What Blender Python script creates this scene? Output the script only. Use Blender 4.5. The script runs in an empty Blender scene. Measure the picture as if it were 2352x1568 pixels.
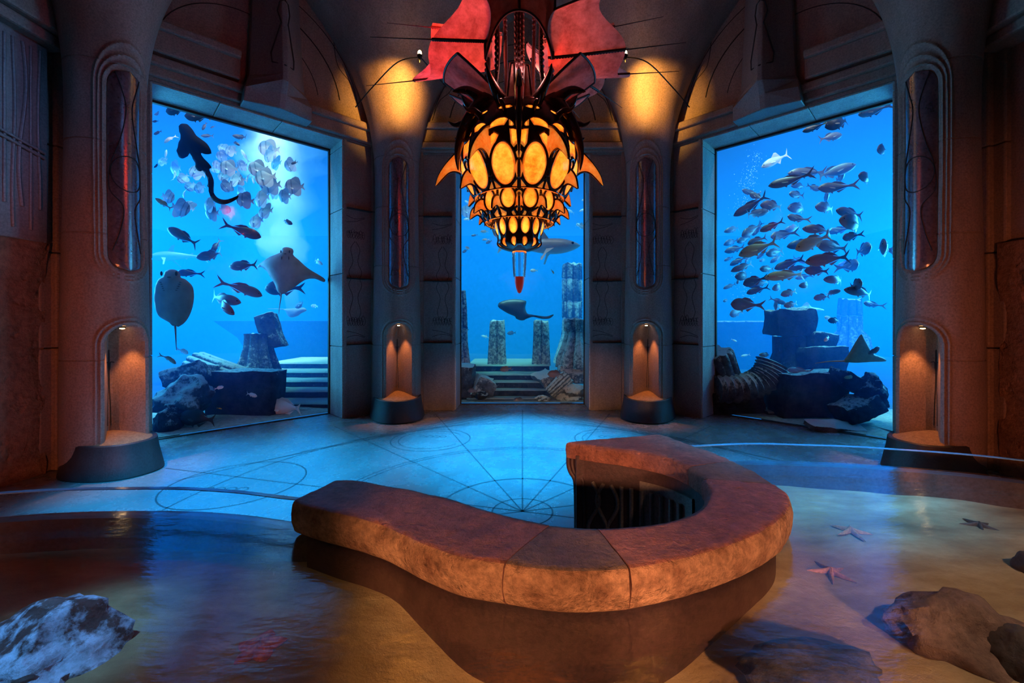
import bpy, bmesh, math, random
import numpy as np
from mathutils import Vector, Matrix, noise, geometry

random.seed(7)
PI = math.pi
SC = bpy.context.scene
COL = SC.collection
R = math.radians

# ------------------------------------------------------------------ camera, world, light, exposure
FPX, CX, CY, EYE = 971.0, 1200.0, 735.0, 1.9
cam_data = bpy.data.cameras.new('camera')
cam_data.sensor_width = 36.0
cam_data.lens = 36.0 * FPX / 2352
cam_data.shift_x = (1176 - CX) / 2352
cam_data.shift_y = (CY - 784) / 2352
cam_data.clip_end = 200
cam = bpy.data.objects.new('camera', cam_data)
COL.objects.link(cam)
cam.location = (0, 0, EYE)
cam.rotation_euler = (PI / 2, 0, 0)
SC.camera = cam

SC.view_settings.view_transform = 'Standard'
SC.view_settings.look = 'None'
SC.view_settings.gamma = 1
SC.view_settings.use_curve_mapping = False
SC.view_settings.exposure = 0.0
SC.cycles.use_denoising = True
SC.cycles.max_bounces = 8
SC.cycles.diffuse_bounces = 3
SC.cycles.glossy_bounces = 4
SC.cycles.transmission_bounces = 6
SC.cycles.transparent_max_bounces = 12
SC.cycles.volume_bounces = 2
SC.cycles.sample_clamp_indirect = 6.0

world = bpy.data.worlds.new('world')
world.use_nodes = True
SC.world = world
_bg = world.node_tree.nodes['Background']
_bg.inputs['Color'].default_value = (0.02, 0.30, 1.0, 1)
_bg.inputs['Strength'].default_value = 0.5

def lamp(name, kind, loc, target, energy, color, **kw):
    d = bpy.data.lights.new(name, kind)
    d.energy = energy
    d.color = color
    for k, v in kw.items():
        setattr(d, k, v)
    o = bpy.data.objects.new(name, d)
    COL.objects.link(o)
    o.location = loc
    if target is not None:
        o.rotation_euler = (Vector(target) - Vector(loc)).to_track_quat('-Z', 'Y').to_euler()
    return o

# daylight coming down through the surface of the lagoon
lamp('sun_over_lagoon', 'SUN', (0, 20, 30), (-1.5, 23.0, 0), 9.5, (0.20, 0.70, 0.86), angle=R(8))
# unseen spot added above the water at the left, its beam brightens the haze
lamp('lagoon_beam_fill', 'SPOT', (-7.5, 12.6, 9.6), (-7.3, 12.4, 0.0), 26000, (0.55, 0.90, 1.0), spot_size=R(24), spot_blend=0.8, shadow_soft_size=0.5)
# unseen fill lights added beside the windows, shining in through the panes
for _x in (-1, 1):
    lamp('lagoon_side_fill', 'AREA', (_x * 10.6, 9.6, 3.6), (-_x * 3.0, 5.0, 1.8), 1300, (0.04, 0.38, 1.0), shape='RECTANGLE', size=2.4, size_y=3.2)
# unseen fill lights added over the window heads, lighting the animals from the front
for _p, _t in (((-5.45, 7.75, 6.25), (-8.5, 10.8, 2.0)), ((5.45, 7.75, 6.25), (8.5, 10.8, 2.0)), ((0, 9.95, 6.25), (0, 13.5, 2.0))):
    lamp('lagoon_front_fill', 'AREA', _p, _t, 34, (0.9, 0.97, 1.0), shape='RECTANGLE', size=2.2, size_y=0.25)
# unseen warm spots added low behind the camera for the coping and side walls
lamp('coping_fill', 'SPOT', (-0.7, -1.9, 1.75), (-0.1, 1.95, 0.80), 1000, (1.0, 0.44, 0.20), spot_size=R(26), spot_blend=0.5, shadow_soft_size=0.12)
lamp('coping_fill', 'SPOT', (1.9, -1.7, 1.75), (1.1, 2.1, 0.80), 1000, (1.0, 0.44, 0.22), spot_size=R(26), spot_blend=0.5, shadow_soft_size=0.12)
lamp('side_wall_fill', 'SPOT', (-2.6, -0.5, 1.3), (-5.8, 4.6, 1.2), 400, (1.0, 0.22, 0.07), spot_size=R(60), spot_blend=0.9, shadow_soft_size=0.1)
lamp('side_wall_fill', 'SPOT', (2.6, -0.5, 1.3), (5.8, 4.6, 1.2), 440, (1.0, 0.24, 0.08), spot_size=R(60), spot_blend=0.9, shadow_soft_size=0.1)
# unseen warm spots added over the pool to brighten the sand
lamp('pool_fill', 'SPOT', (-2.2, -1.2, 4.6), (-1.05, 1.8, 0.4), 110, (1.0, 0.62, 0.20), spot_size=R(20), spot_blend=0.9, shadow_soft_size=0.15)
lamp('pool_fill', 'SPOT', (3.6, -0.8, 4.6), (2.9, 2.5, 0.4), 720, (1.0, 0.64, 0.44), spot_size=R(42), spot_blend=0.9, shadow_soft_size=0.15)
lamp('rock_fill', 'SPOT', (-3.2, 0.6, 7.6), (-2.15, 1.85, 0.5), 2600, (0.16, 0.50, 1.0), spot_size=R(9), spot_blend=0.8, shadow_soft_size=0.15)  # added unseen blue spot, stands in for window light on the pale rock
lamp('grille_fill', 'SPOT', (3.0, 1.0, 6.6), (-5.9, 3.9, 4.3), 1500, (0.10, 0.36, 1.0), spot_size=R(20), spot_blend=0.8, shadow_soft_size=0.15)  # added unseen blue spot that lifts the grille panel
# added unseen blue spots that imitate window light on the floor
lamp('floor_fill', 'SPOT', (0.0, 7.6, 8.0), (0.0, 6.4, 0.0), 16000, (0.01, 0.42, 1.0), spot_size=R(33), spot_blend=0.8, shadow_soft_size=0.2)
lamp('floor_fill', 'SPOT', (-2.0, 1.0, 8.0), (-3.3, 4.9, 0.0), 13000, (0.01, 0.42, 1.0), spot_size=R(26), spot_blend=0.8, shadow_soft_size=0.2)
lamp('floor_fill', 'SPOT', (2.0, 1.0, 8.0), (2.6, 4.4, 0.0), 7000, (0.02, 0.42, 1.0), spot_size=R(24), spot_blend=0.8, shadow_soft_size=0.2)

# ------------------------------------------------------------------ helpers
CEN = Vector((0, 2.42, 0))

def px(x, y, Y):
    """photograph pixel at depth Y -> world point"""
    return Vector(((x - CX) / FPX * Y, Y, EYE - (y - CY) / FPX * Y))

def pxz(x, y, z):
    """photograph pixel on the horizontal plane at height z"""
    Y = FPX * (EYE - z) / (y - CY)
    return Vector(((x - CX) / FPX * Y, Y, z))

def glass_y(x):
    k = (x - CX) / FPX
    if x < 900:
        return 12.574 / (1 - k)
    if x > 1500:
        return 12.574 / (1 + k)
    return 9.6

def tag(o, label=None, cat=None, group=None, kind=None):
    if label: o['label'] = label
    if cat: o['category'] = cat
    if group: o['group'] = group
    if kind: o['kind'] = kind
    return o

def empty(name, loc=(0, 0, 0), rz=0.0):
    o = bpy.data.objects.new(name, None)
    COL.objects.link(o)
    o.location = loc
    o.rotation_euler = (0, 0, rz)
    o.empty_display_size = 0.1
    return o

class MB:
    """collects shapes; build() links them as one mesh object"""
    def __init__(self):
        self.v = []; self.f = []; self.m = []
    def add(self, verts, faces, mi=0):
        b = len(self.v)
        self.v.extend([tuple(p) for p in verts])
        for f in faces:
            self.f.append(tuple(i + b for i in f)); self.m.append(mi)
        return self
    def box(self, lo, hi, mi=0, M=None):
        x0, y0, z0 = lo; x1, y1, z1 = hi
        vs = [Vector(p) for p in ((x0,y0,z0),(x1,y0,z0),(x1,y1,z0),(x0,y1,z0),(x0,y0,z1),(x1,y0,z1),(x1,y1,z1),(x0,y1,z1))]
        if M is not None: vs = [M @ p for p in vs]
        return self.add(vs, [(0,3,2,1),(4,5,6,7),(0,1,5,4),(1,2,6,5),(2,3,7,6),(3,0,4,7)], mi)
    def prism(self, poly, z0, z1, mi=0, M=None):
        """vertical prism over a plan polygon"""
        n = len(poly)
        vs = [Vector((p[0], p[1], z0)) for p in poly] + [Vector((p[0], p[1], z1)) for p in poly]
        if M is not None: vs = [M @ p for p in vs]
        fs = [tuple(reversed(range(n))), tuple(range(n, 2 * n))]
        fs += [(i, (i + 1) % n, n + (i + 1) % n, n + i) for i in range(n)]
        return self.add(vs, fs, mi)
    def tube(self, pts, rad, n=8, mi=0, M=None, cap=True):
        pts = [Vector(p) for p in pts]
        if not hasattr(rad, '__len__'): rad = [rad] * len(pts)
        vs = []; fs = []
        up = None
        for i, p in enumerate(pts):
            d = (pts[min(i + 1, len(pts) - 1)] - pts[max(i - 1, 0)])
            if d.length < 1e-9: d = Vector((0, 0, 1))
            d.normalize()
            if up is None:
                up = Vector((0, 0, 1)) if abs(d.z) < 0.9 else Vector((1, 0, 0))
            a = up - d * up.dot(d)
            if a.length < 1e-6: a = d.orthogonal()
            a.normalize(); up = a
            b = d.cross(a)
            for k in range(n):
                t = 2 * PI * k / n
                q = p + (a * math.cos(t) + b * math.sin(t)) * rad[i]
                vs.append(M @ q if M is not None else q)
        L = len(pts)
        for i in range(L - 1):
            for k in range(n):
                fs.append((i * n + k, i * n + (k + 1) % n, (i + 1) * n + (k + 1) % n, (i + 1) * n + k))
        if cap:
            fs.append(tuple(reversed(range(n)))); fs.append(tuple(range((L - 1) * n, L * n)))
        return self.add(vs, fs, mi)
    def grid(self, P, mi=0, close_u=False, close_v=False):
        """P[i][j] points"""
        nu, nv = len(P), len(P[0])
        vs = [p for row in P for p in row]
        fs = []
        for i in range(nu - (0 if close_u else 1)):
            for j in range(nv - (0 if close_v else 1)):
                i2, j2 = (i + 1) % nu, (j + 1) % nv
                fs.append((i * nv + j, i2 * nv + j, i2 * nv + j2, i * nv + j2))
        return self.add(vs, fs, mi)
    def lathe(self, prof, n=48, mi=0, M=None, cap=False):
        vs = []; fs = []
        for (r, z) in prof:
            for k in range(n):
                t = 2 * PI * k / n
                q = Vector((r * math.cos(t), r * math.sin(t), z))
                vs.append(M @ q if M is not None else q)
        L = len(prof)
        for i in range(L - 1):
            for k in range(n):
                fs.append((i * n + k, i * n + (k + 1) % n, (i + 1) * n + (k + 1) % n, (i + 1) * n + k))
        if cap:
            fs.append(tuple(reversed(range(n)))); fs.append(tuple(range((L - 1) * n, L * n)))
        return self.add(vs, fs, mi)
    def ball(self, c, r, nu=12, nv=8, mi=0, M=None):
        rx, ry, rz = (r, r, r) if not hasattr(r, '__len__') else r
        prof = []
        vs = []; fs = []
        for i in range(nv + 1):
            a = PI * i / nv
            for k in range(nu):
                t = 2 * PI * k / nu
                q = Vector((c[0] + rx * math.sin(a) * math.cos(t), c[1] + ry * math.sin(a) * math.sin(t), c[2] + rz * math.cos(a)))
                vs.append(M @ q if M is not None else q)
        for i in range(nv):
            for k in range(nu):
                fs.append((i * nu + k, (i + 1) * nu + k, (i + 1) * nu + (k + 1) % nu, i * nu + (k + 1) % nu))
        return self.add(vs, fs, mi)
    def mesh(self, name, mats, smooth=None):
        me = bpy.data.meshes.new(name)
        me.from_pydata(self.v, [], self.f)
        for m in (mats if isinstance(mats, (list, tuple)) else [mats]):
            me.materials.append(m)
        me.polygons.foreach_set('material_index', self.m)
        bm = bmesh.new(); bm.from_mesh(me)
        bmesh.ops.remove_doubles(bm, verts=bm.verts, dist=1e-5)
        bmesh.ops.recalc_face_normals(bm, faces=bm.faces)
        bm.to_mesh(me); bm.free()
        if smooth is not None:
            me.shade_smooth()
            if smooth < 179:
                me.set_sharp_from_angle(angle=R(smooth))
        me.update()
        return me
    def build(self, name, mats, parent=None, smooth=None, bevel=0.0, seg=2):
        o = bpy.data.objects.new(name, self.mesh(name, mats, smooth))
        COL.objects.link(o)
        if parent is not None: o.parent = parent
        if bevel:
            b = o.modifiers.new('bevel', 'BEVEL'); b.width = bevel; b.segments = seg; b.limit_method = 'ANGLE'; b.angle_limit = R(35)
        return o

def copy_tree(o, parent=None):
    c = o.copy(); COL.objects.link(c)
    if parent is not None: c.parent = parent
    for ch in list(o.children): copy_tree(ch, c)
    return c

def mesh_copy(src, name):
    o = bpy.data.objects.new(name, src.data if hasattr(src, 'data') else src)
    COL.objects.link(o)
    return o

def sst(a, b, x):
    t = min(1.0, max(0.0, (x - a) / (b - a)))
    return t * t * (3 - 2 * t)

def interp(x, pts):
    if x <= pts[0][0]: return pts[0][1]
    for (a, va), (b, vb) in zip(pts, pts[1:]):
        if x <= b: return va + (vb - va) * (x - a) / (b - a)
    return pts[-1][1]

def cinterp(x, pts):
    """catmull-rom style smooth interpolation"""
    n = len(pts)
    if x <= pts[0][0]: return pts[0][1]
    if x >= pts[-1][0]: return pts[-1][1]
    for i in range(n - 1):
        a, b = pts[i], pts[i + 1]
        if x <= b[0]:
            h = b[0] - a[0]; t = (x - a[0]) / h
            m0 = (b[1] - pts[i - 1][1]) / (b[0] - pts[i - 1][0]) if i > 0 else (b[1] - a[1]) / h
            m1 = (pts[i + 2][1] - a[1]) / (pts[i + 2][0] - a[0]) if i < n - 2 else (b[1] - a[1]) / h
            return ((2*t**3 - 3*t*t + 1) * a[1] + (t**3 - 2*t*t + t) * h * m0 + (-2*t**3 + 3*t*t) * b[1] + (t**3 - t*t) * h * m1)

def smooth_path(pts, n=6, closed=False):
    pts = [Vector(p) for p in pts]
    out = []
    N = len(pts)
    for i in range(N if closed else N - 1):
        p0 = pts[(i - 1) % N] if closed or i > 0 else pts[0]
        p1, p2 = pts[i], pts[(i + 1) % N]
        p3 = pts[(i + 2) % N] if closed or i < N - 2 else pts[-1]
        for k in range(n):
            t = k / n
            out.append(0.5 * ((2 * p1) + (p2 - p0) * t + (2 * p0 - 5 * p1 + 4 * p2 - p3) * t * t + (3 * p1 - p0 - 3 * p2 + p3) * t ** 3))
    if not closed: out.append(pts[-1])
    return out

# ------------------------------------------------------------------ materials
def nt(name):
    m = bpy.data.materials.new(name); m.use_nodes = True
    t = m.node_tree
    return m, t, t.nodes['Principled BSDF'], t.nodes['Material Output']

def noise_node(t, scale, detail=6, rough=0.6, coord='Object', stretch=None):
    tc = t.nodes.new('ShaderNodeTexCoord')
    n = t.nodes.new('ShaderNodeTexNoise')
    n.inputs['Scale'].default_value = scale
    n.inputs['Detail'].default_value = detail
    n.inputs['Roughness'].default_value = rough
    if stretch:
        mp = t.nodes.new('ShaderNodeMapping'); mp.inputs['Scale'].default_value = stretch
        t.links.new(tc.outputs[coord], mp.inputs['Vector']); t.links.new(mp.outputs['Vector'], n.inputs['Vector'])
    else:
        t.links.new(tc.outputs[coord], n.inputs['Vector'])
    return n

def ramp(t, src, stops):
    r = t.nodes.new('ShaderNodeValToRGB')
    e = r.color_ramp.elements
    e[0].position, e[0].color = stops[0][0], (*stops[0][1], 1)
    e[1].position, e[1].color = stops[-1][0], (*stops[-1][1], 1)
    for p, c in stops[1:-1]:
        x = e.new(p); x.color = (*c, 1)
    t.links.new(src, r.inputs['Fac'])
    return r

def stone(name, c1, c2, scale=1.5, fine=40, bump=0.25, rough=0.75, spec=0.4, dist=0.02, stretch=None, pits=0.0):
    m, t, b, out = nt(name)
    n1 = noise_node(t, scale, 8, 0.65, stretch=stretch)
    r = ramp(t, n1.outputs['Fac'], [(0.3, c1), (0.7, c2)])
    n2 = noise_node(t, fine, 6, 0.7)
    src = n2.outputs['Fac']
    sp = ramp(t, src, [(0.30, (.55, .55, .55)), (0.52, (1, 1, 1)), (0.72, (1.35, 1.35, 1.35))])
    ml = t.nodes.new('ShaderNodeMixRGB'); ml.blend_type = 'MULTIPLY'; ml.inputs[0].default_value = 1
    t.links.new(r.outputs['Color'], ml.inputs[1]); t.links.new(sp.outputs['Color'], ml.inputs[2])
    t.links.new(ml.outputs[0], b.inputs['Base Color'])
    if pits:
        v = noise_node(t, fine * 0.35, 3, 0.5)
        rp = ramp(t, v.outputs['Fac'], [(0.3, (0, 0, 0)), (0.42, (1, 1, 1))])
        mx = t.nodes.new('ShaderNodeMath'); mx.operation = 'MULTIPLY_ADD'
        mx.inputs[1].default_value = pits
        t.links.new(rp.outputs['Color'], mx.inputs[0]); t.links.new(src, mx.inputs[2])
        src = mx.outputs[0]
    bp = t.nodes.new('ShaderNodeBump')
    bp.inputs['Strength'].default_value = bump
    bp.inputs['Distance'].default_value = dist
    t.links.new(src, bp.inputs['Height'])
    t.links.new(bp.outputs['Normal'], b.inputs['Normal'])
    b.inputs['Roughness'].default_value = rough
    b.inputs['Specular IOR Level'].default_value = spec
    return m

def fresnel_thin(t, ior):
    """fresnel for an unrefracted sheet: the same from both sides, no total reflection"""
    g = t.nodes.new('ShaderNodeNewGeometry')
    mr = t.nodes.new('ShaderNodeMapRange')
    mr.inputs[3].default_value = ior; mr.inputs[4].default_value = 1.0 / ior
    t.links.new(g.outputs['Backfacing'], mr.inputs[0])
    fr = t.nodes.new('ShaderNodeFresnel')
    t.links.new(mr.outputs[0], fr.inputs['IOR'])
    return fr

def plain(name, c, rough=0.5, metal=0.0, spec=0.5, emit=None, es=0.0, coat=0.0, var=0.12, scale=12):
    m, t, b, out = nt(name)
    n = noise_node(t, scale, 4)
    lo = tuple(max(0, x * (1 - var)) for x in c); hi = tuple(min(1, x * (1 + var)) for x in c)
    r = ramp(t, n.outputs['Fac'], [(0.3, lo), (0.7, hi)])
    t.links.new(r.outputs['Color'], b.inputs['Base Color'])
    b.inputs['Roughness'].default_value = rough
    b.inputs['Metallic'].default_value = metal
    b.inputs['Specular IOR Level'].default_value = spec
    b.inputs['Coat Weight'].default_value = coat
    if emit:
        b.inputs['Emission Color'].default_value = (*emit, 1)
        b.inputs['Emission Strength'].default_value = es
    return m

M_WALL = stone('carved sandstone', (0.17, 0.115, 0.09), (0.29, 0.20, 0.155), 1.2, 45, 0.25, 0.6, 0.5, stretch=(2, 2, 0.5))
M_PANEL = stone('smooth grey sandstone', (0.14, 0.11, 0.10), (0.22, 0.18, 0.16), 1.0, 50, 0.18, 0.5, 0.5, stretch=(2, 2, 0.5))
M_JAMB = stone('pale jamb stone', (0.26, 0.25, 0.23), (0.42, 0.40, 0.36), 2.0, 50, 0.3, 0.6, 0.5, stretch=(2, 2, 0.6))
M_ROUGH = stone('rough hewn rock', (0.20, 0.10, 0.06), (0.34, 0.18, 0.11), 1.2, 14, 0.9, 0.8, 0.3, 0.06, pits=0.6)
M_COPE = stone('terracotta coping stone', (0.20, 0.065, 0.052), (0.44, 0.17, 0.12), 6, 30, 1.0, 0.5, 0.6, 0.05, pits=0.35)
M_COPE_DARK = stone('olive brown coping stone', (0.12, 0.078, 0.062), (0.22, 0.14, 0.10), 6, 30, 0.9, 0.5, 0.6, 0.05, pits=0.25)
M_COPE_FACE = stone('tan lit coping face', (0.20, 0.085, 0.05), (0.64, 0.37, 0.22), 7, 30, 1.0, 0.65, 0.4, 0.05, pits=0.4)  # tan front of the coping, warm light on it partly put into the colour
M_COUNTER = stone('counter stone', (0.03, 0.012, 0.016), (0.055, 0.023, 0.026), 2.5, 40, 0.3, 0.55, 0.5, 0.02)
M_GROOVE = plain('dark groove', (0.012, 0.010, 0.012), 0.9)
M_SCRIBE = plain('dark scribed line', (.035, .05, .06), .7)
M_BLACK = plain('black gasket', (0.006, 0.006, 0.008), 0.6)
M_CEIL = stone('ceiling plaster', (0.07, 0.05, 0.035), (0.14, 0.10, 0.065), 1.5, 30, 0.35, 0.8, 0.3)
M_GLAZE = stone('glossy dark cartouche stone', (0.07, 0.045, 0.06), (0.14, 0.085, 0.09), 3, 30, 0.12, 0.2, 1.0, 0.01)
M_GLAZE.node_tree.nodes['Principled BSDF'].inputs['IOR'].default_value = 1.75
M_GRAVEL = stone('golden gravel', (0.38, 0.22, 0.11), (0.6, 0.38, 0.2), 20, 90, 1.0, 0.7, 0.4, 0.03)
M_IRON = plain('dark iron', (0.03, 0.025, 0.025), 0.45, 0.8)
M_BULB = plain('glowing bulb', (1, 0.8, 0.5), 0.4, emit=(1.0, 0.62, 0.25), es=30)

# ------------------------------------------------------------------ room shell
def side_matrix(a_deg):
    return Matrix.Translation(CEN) @ Matrix.Rotation(R(a_deg), 4, 'Z')

DF, DG = 6.5, 7.2
T_F, T_G = DF * math.tan(R(22.5)), DG * math.tan(R(22.5))
TOP = 8.4

def window_wall(name, a, t0, t1, n, label):
    M = side_matrix(a)
    b = MB()
    # piers, recessed face, then raised strips
    b.prism([(-T_F, DF + .03), (t0, DF + .03), (t0, DG), (-T_G, DG)], 0, TOP, 1, M)
    b.prism([(t1, DF + .03), (T_F, DF + .03), (T_G, DG), (t1, DG)], 0, TOP, 1, M)
    b.prism([(t0, DF), (t1, DF), (t1, DG), (t0, DG)], 5.4, TOP, 0, M)
    for (s0, s1, edge, outer) in ((-T_F - .05, t0, t0, -1), (t1, T_F + .05, t1, 1)):
        w = abs(s1 - s0)
        strip = min(0.68, w * 0.5)
        if outer < 0:
            b.box((s0, DF - .06, 0), (s0 + strip, DF + .1, TOP), 0, M)
            b.box((t0 - .05, DF - .015, 0), (t0, DF + .1, 5.4), 1, M)
        else:
            b.box((s1 - strip, DF - .06, 0), (s1, DF + .1, TOP), 0, M)
            b.box((t1, DF - .015, 0), (t1 + .05, DF + .1, 5.4), 1, M)
    # upper wall in front of the recess line
    b.box((-T_F - .02, DF - .02, 5.4), (T_F + .02, DF + .2, TOP), 0, M)
    # stone joints of the raised strips and panels (thin dark strips)
    for z in (1.42, 2.72, 4.08):
        for (s0, s1) in ((-T_F, t0 - .05), (t1 + .05, T_F)):
            b.box((s0, DF - .064, z - .006), (s1, DF + .06, z + .006), 2, M)
    o = b.build(name, [M_WALL, M_PANEL, M_GROOVE])
    tag(o, label, 'wall', kind='structure')
    # block-built lining of the opening
    j = MB()
    zs = [0, 1.38, 2.8, 4.05, 5.26, 5.398]
    for z0, z1 in zip(zs, zs[1:]):
        j.box((t0 - .03, DF + .012, z0 + .006), (t0 + .025, DG - .06, z1 - .006), 0, M)
        j.box((t1 - .025, DF + .012, z0 + .006), (t1 + .03, DG - .06, z1 - .006), 0, M)
    ts = [t0, t0 + (t1 - t0) * .3, t0 + (t1 - t0) * .62, t1]
    for q0, q1 in zip(ts, ts[1:]):
        j.box((q0 + .006, DF + .012, 5.375), (q1 - .006, DG - .06, 5.43), 0, M)
    oj = j.build('trim_%d' % n, [M_JAMB], bevel=.008)
    tag(oj, 'pale block lining around the opening of ' + label.split(' wall')[0] + ' wall', 'window lining', kind='structure')
    # window: gasket frame and pane
    w = MB()
    f0, f1 = DG - .075, DG - .01
    g = .045
    w.box((t0, f0, 0), (t0 + g, f1, 5.38), 0, M); w.box((t1 - g, f0, 0), (t1, f1, 5.38), 0, M)
    w.box((t0, f0, 5.335), (t1, f1, 5.38), 0, M); w.box((t0, f0, -.01), (t1, f1, .012), 0, M)
    wr = w.build('window_%d' % n, [M_BLACK])
    tag(wr, 'tall acrylic aquarium window in ' + label.split(' wall')[0] + ' wall', 'window', kind='structure')
    p = MB(); p.box((t0 + .02, DG - .05, 0.0), (t1 - .02, DG - .02, 5.36), 0, M)
    p.build('pane', [M_PANE], wr)
    return o

def pane_material():
    m = bpy.data.materials.new('clear acrylic'); m.use_nodes = True
    t = m.node_tree; t.nodes.clear()
    out = t.nodes.new('ShaderNodeOutputMaterial')
    tr = t.nodes.new('ShaderNodeBsdfTransparent'); tr.inputs['Color'].default_value = (.97, .99, 1, 1)
    gl = t.nodes.new('ShaderNodeBsdfGlossy'); gl.inputs['Roughness'].default_value = 0.05
    fr = fresnel_thin(t, 1.16)
    mx = t.nodes.new('ShaderNodeMixShader')
    t.links.new(fr.outputs[0], mx.inputs[0]); t.links.new(tr.outputs[0], mx.inputs[1]); t.links.new(gl.outputs[0], mx.inputs[2])
    t.links.new(mx.outputs[0], out.inputs['Surface'])
    return m
M_PANE = pane_material()

WALLS = {}
WALLS[0] = window_wall('wall_back', 0, -1.43, 1.43, 1, 'middle carved stone wall with the window behind the chandelier')
WALLS[45] = window_wall('wall_left', 45, -1.19, 1.62, 2, 'left carved stone wall with the batfish window')
WALLS[-45] = window_wall('wall_right', -45, -1.62, 1.19, 3, 'right carved stone wall with the fish school window')

def octa(d):
    rr = d / math.cos(R(22.5))
    return [(CEN.x + rr * math.sin(R(a)), CEN.y + rr * math.cos(R(a))) for a in (-67.5, -22.5, 22.5, 67.5)]

# side walls, corner pilasters, rear wall
for s, nm in ((-1, 'wall_side_left'), (1, 'wall_side_right')):
    b = MB()
    x0, x1 = sorted((s * 6.0, s * 7.4))
    g = 26
    # rough lower face, subdivided and displaced
    P = []
    for i in range(61):
        row = []
        for j in range(41):
            y = -5 + 10.25 * i / 60; z = 2.85 * j / 40
            k = noise.fractal(Vector((y * 1.6, z * 1.6, 3 * s)), 1.0, 2.0, 5) * .05
            row.append((s * (5.92 - k), y, z))
        P.append(row)
    b.grid(P, 0)
    b.box((x0, -5, 0), (x1, 5.9, TOP), 1)
    o = b.build(nm, [M_ROUGH, M_WALL], smooth=40)
    tag(o, ('left' if s < 0 else 'right') + ' side wall of rough hewn rock beside the near column', 'wall', kind='structure')
    b = MB()
    zs = [0, 1.55, 2.75, 4.1, 5.35, TOP]
    for z0, z1 in zip(zs, zs[1:]):
        xa, xb = sorted((s * 5.86, s * 6.9))
        b.box((xa, 5.32, z0 + .006), (xb, 5.72, z1 - .006))
        xa, xb = sorted((s * 5.93, s * 6.9))
        b.box((xa, 5.19, z0 + .006), (xb, 5.4, z1 - .006))
    o = b.build('trim_%d' % (4 if s < 0 else 5), [M_WALL], bevel=.02)
    tag(o, 'stepped stone pilaster between the ' + ('left' if s < 0 else 'right') + ' side wall and the near column', 'pilaster', kind='structure')
    b = MB()
    xa, xb = sorted((s * 5.62, s * 6.6))
    b.box((xa, -5, 5.38), (xb, 5.3, 5.75))
    xa, xb = sorted((s * 5.70, s * 6.6))
    b.box((xa, -5, 5.24), (xb, 5.3, 5.38))
    xa, xb = sorted((s * 5.55, s * 6.6))
    b.box((xa, -5, 5.75), (xb, 5.3, 6.2))
    o = b.build('trim_%d' % (6 if s < 0 else 7), [M_WALL], bevel=.03)
    tag(o, 'heavy stone cornice along the top of the ' + ('left' if s < 0 else 'right') + ' side wall', 'cornice', kind='structure')
b = MB(); b.box((-7.4, -5.4, 0), (7.4, -5, TOP))
tag(b.build('wall_rear', [M_WALL]), 'rear stone wall behind the pool', 'wall', kind='structure')
o8 = octa(7.2)
b = MB(); b.prism([(-7.4, -5.4), (-7.4, 5.2)] + o8 + [(7.4, 5.2), (7.4, -5.4)], TOP - .1, TOP + .3)
tag(b.build('ceiling', [M_CEIL]), 'dark plaster vault ceiling', 'ceiling', kind='structure')

# floor of stained concrete with scribed lines
def floor_material():
    m, t, b, out = nt('stained concrete')
    n1 = noise_node(t, 0.9, 8, 0.65)
    r = ramp(t, n1.outputs['Fac'], [(0.3, (0.15, 0.165, 0.18)), (0.55, (0.22, 0.225, 0.23)), (0.75, (0.27, 0.265, 0.25))])
    t.links.new(r.outputs['Color'], b.inputs['Base Color'])
    n2 = noise_node(t, 3.5, 8, 0.7)
    rr = ramp(t, n2.outputs['Fac'], [(0.3, (.16, .16, .16)), (0.7, (.36, .36, .36))])
    t.links.new(rr.outputs['Color'], b.inputs['Roughness'])
    n3 = noise_node(t, 22, 6, 0.7)
    bp = t.nodes.new('ShaderNodeBump'); bp.inputs['Strength'].default_value = 0.22; bp.inputs['Distance'].default_value = .02
    t.links.new(n3.outputs['Fac'], bp.inputs['Height']); t.links.new(bp.outputs['Normal'], b.inputs['Normal'])
    b.inputs['IOR'].default_value = 2.6
    return m
M_FLOOR = floor_material()
b = MB()
o8 = octa(7.19)
b.prism([(-7.4, -5.4), (-7.4, 5.2)] + o8 + [(7.4, 5.2), (7.4, -5.4)], -.25, 0, 0)
def scribe(pts, w=.014, closed=False):
    w *= 1.3
    pts = [Vector((p[0], p[1], 0)) for p in pts]
    n = len(pts)
    L = []; Rr = []
    for i in range(n):
        d = pts[(i + 1) % n if closed else min(i + 1, n - 1)] - pts[(i - 1) % n if closed else max(i - 1, 0)]
        nn = Vector((-d.y, d.x, 0)).normalized() * w / 2
        L.append((pts[i].x + nn.x, pts[i].y + nn.y, .0012)); Rr.append((pts[i].x - nn.x, pts[i].y - nn.y, .0012))
    b.grid([L, Rr], 1, close_v=closed)
def circ(cx, cy, r, a0=0, a1=360, n=72):
    return [(cx + r * math.cos(R(a0 + (a1 - a0) * i / n)), cy + r * math.sin(R(a0 + (a1 - a0) * i / n))) for i in range(n + 1)]
scribe(circ(0, 4.2, .87)[:-1], .02, True)
scribe(circ(0, 4.2, .30)[:-1], .012, True)
for a in (90, 45, 135, 15, 165, 68, 112, -15, 195):
    c, s = math.cos(R(a)), math.sin(R(a))
    scribe([(c * .0, 4.2 + s * .0), (c * 4.75, 4.2 + s * 4.75)], .012)
scribe(circ(0, 4.2, 2.05, 10, 170), .012); scribe(circ(0, 4.2, 2.12, 10, 170), .012)
scribe(circ(0, 4.2, 3.6, 0, 180), .012)
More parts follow.
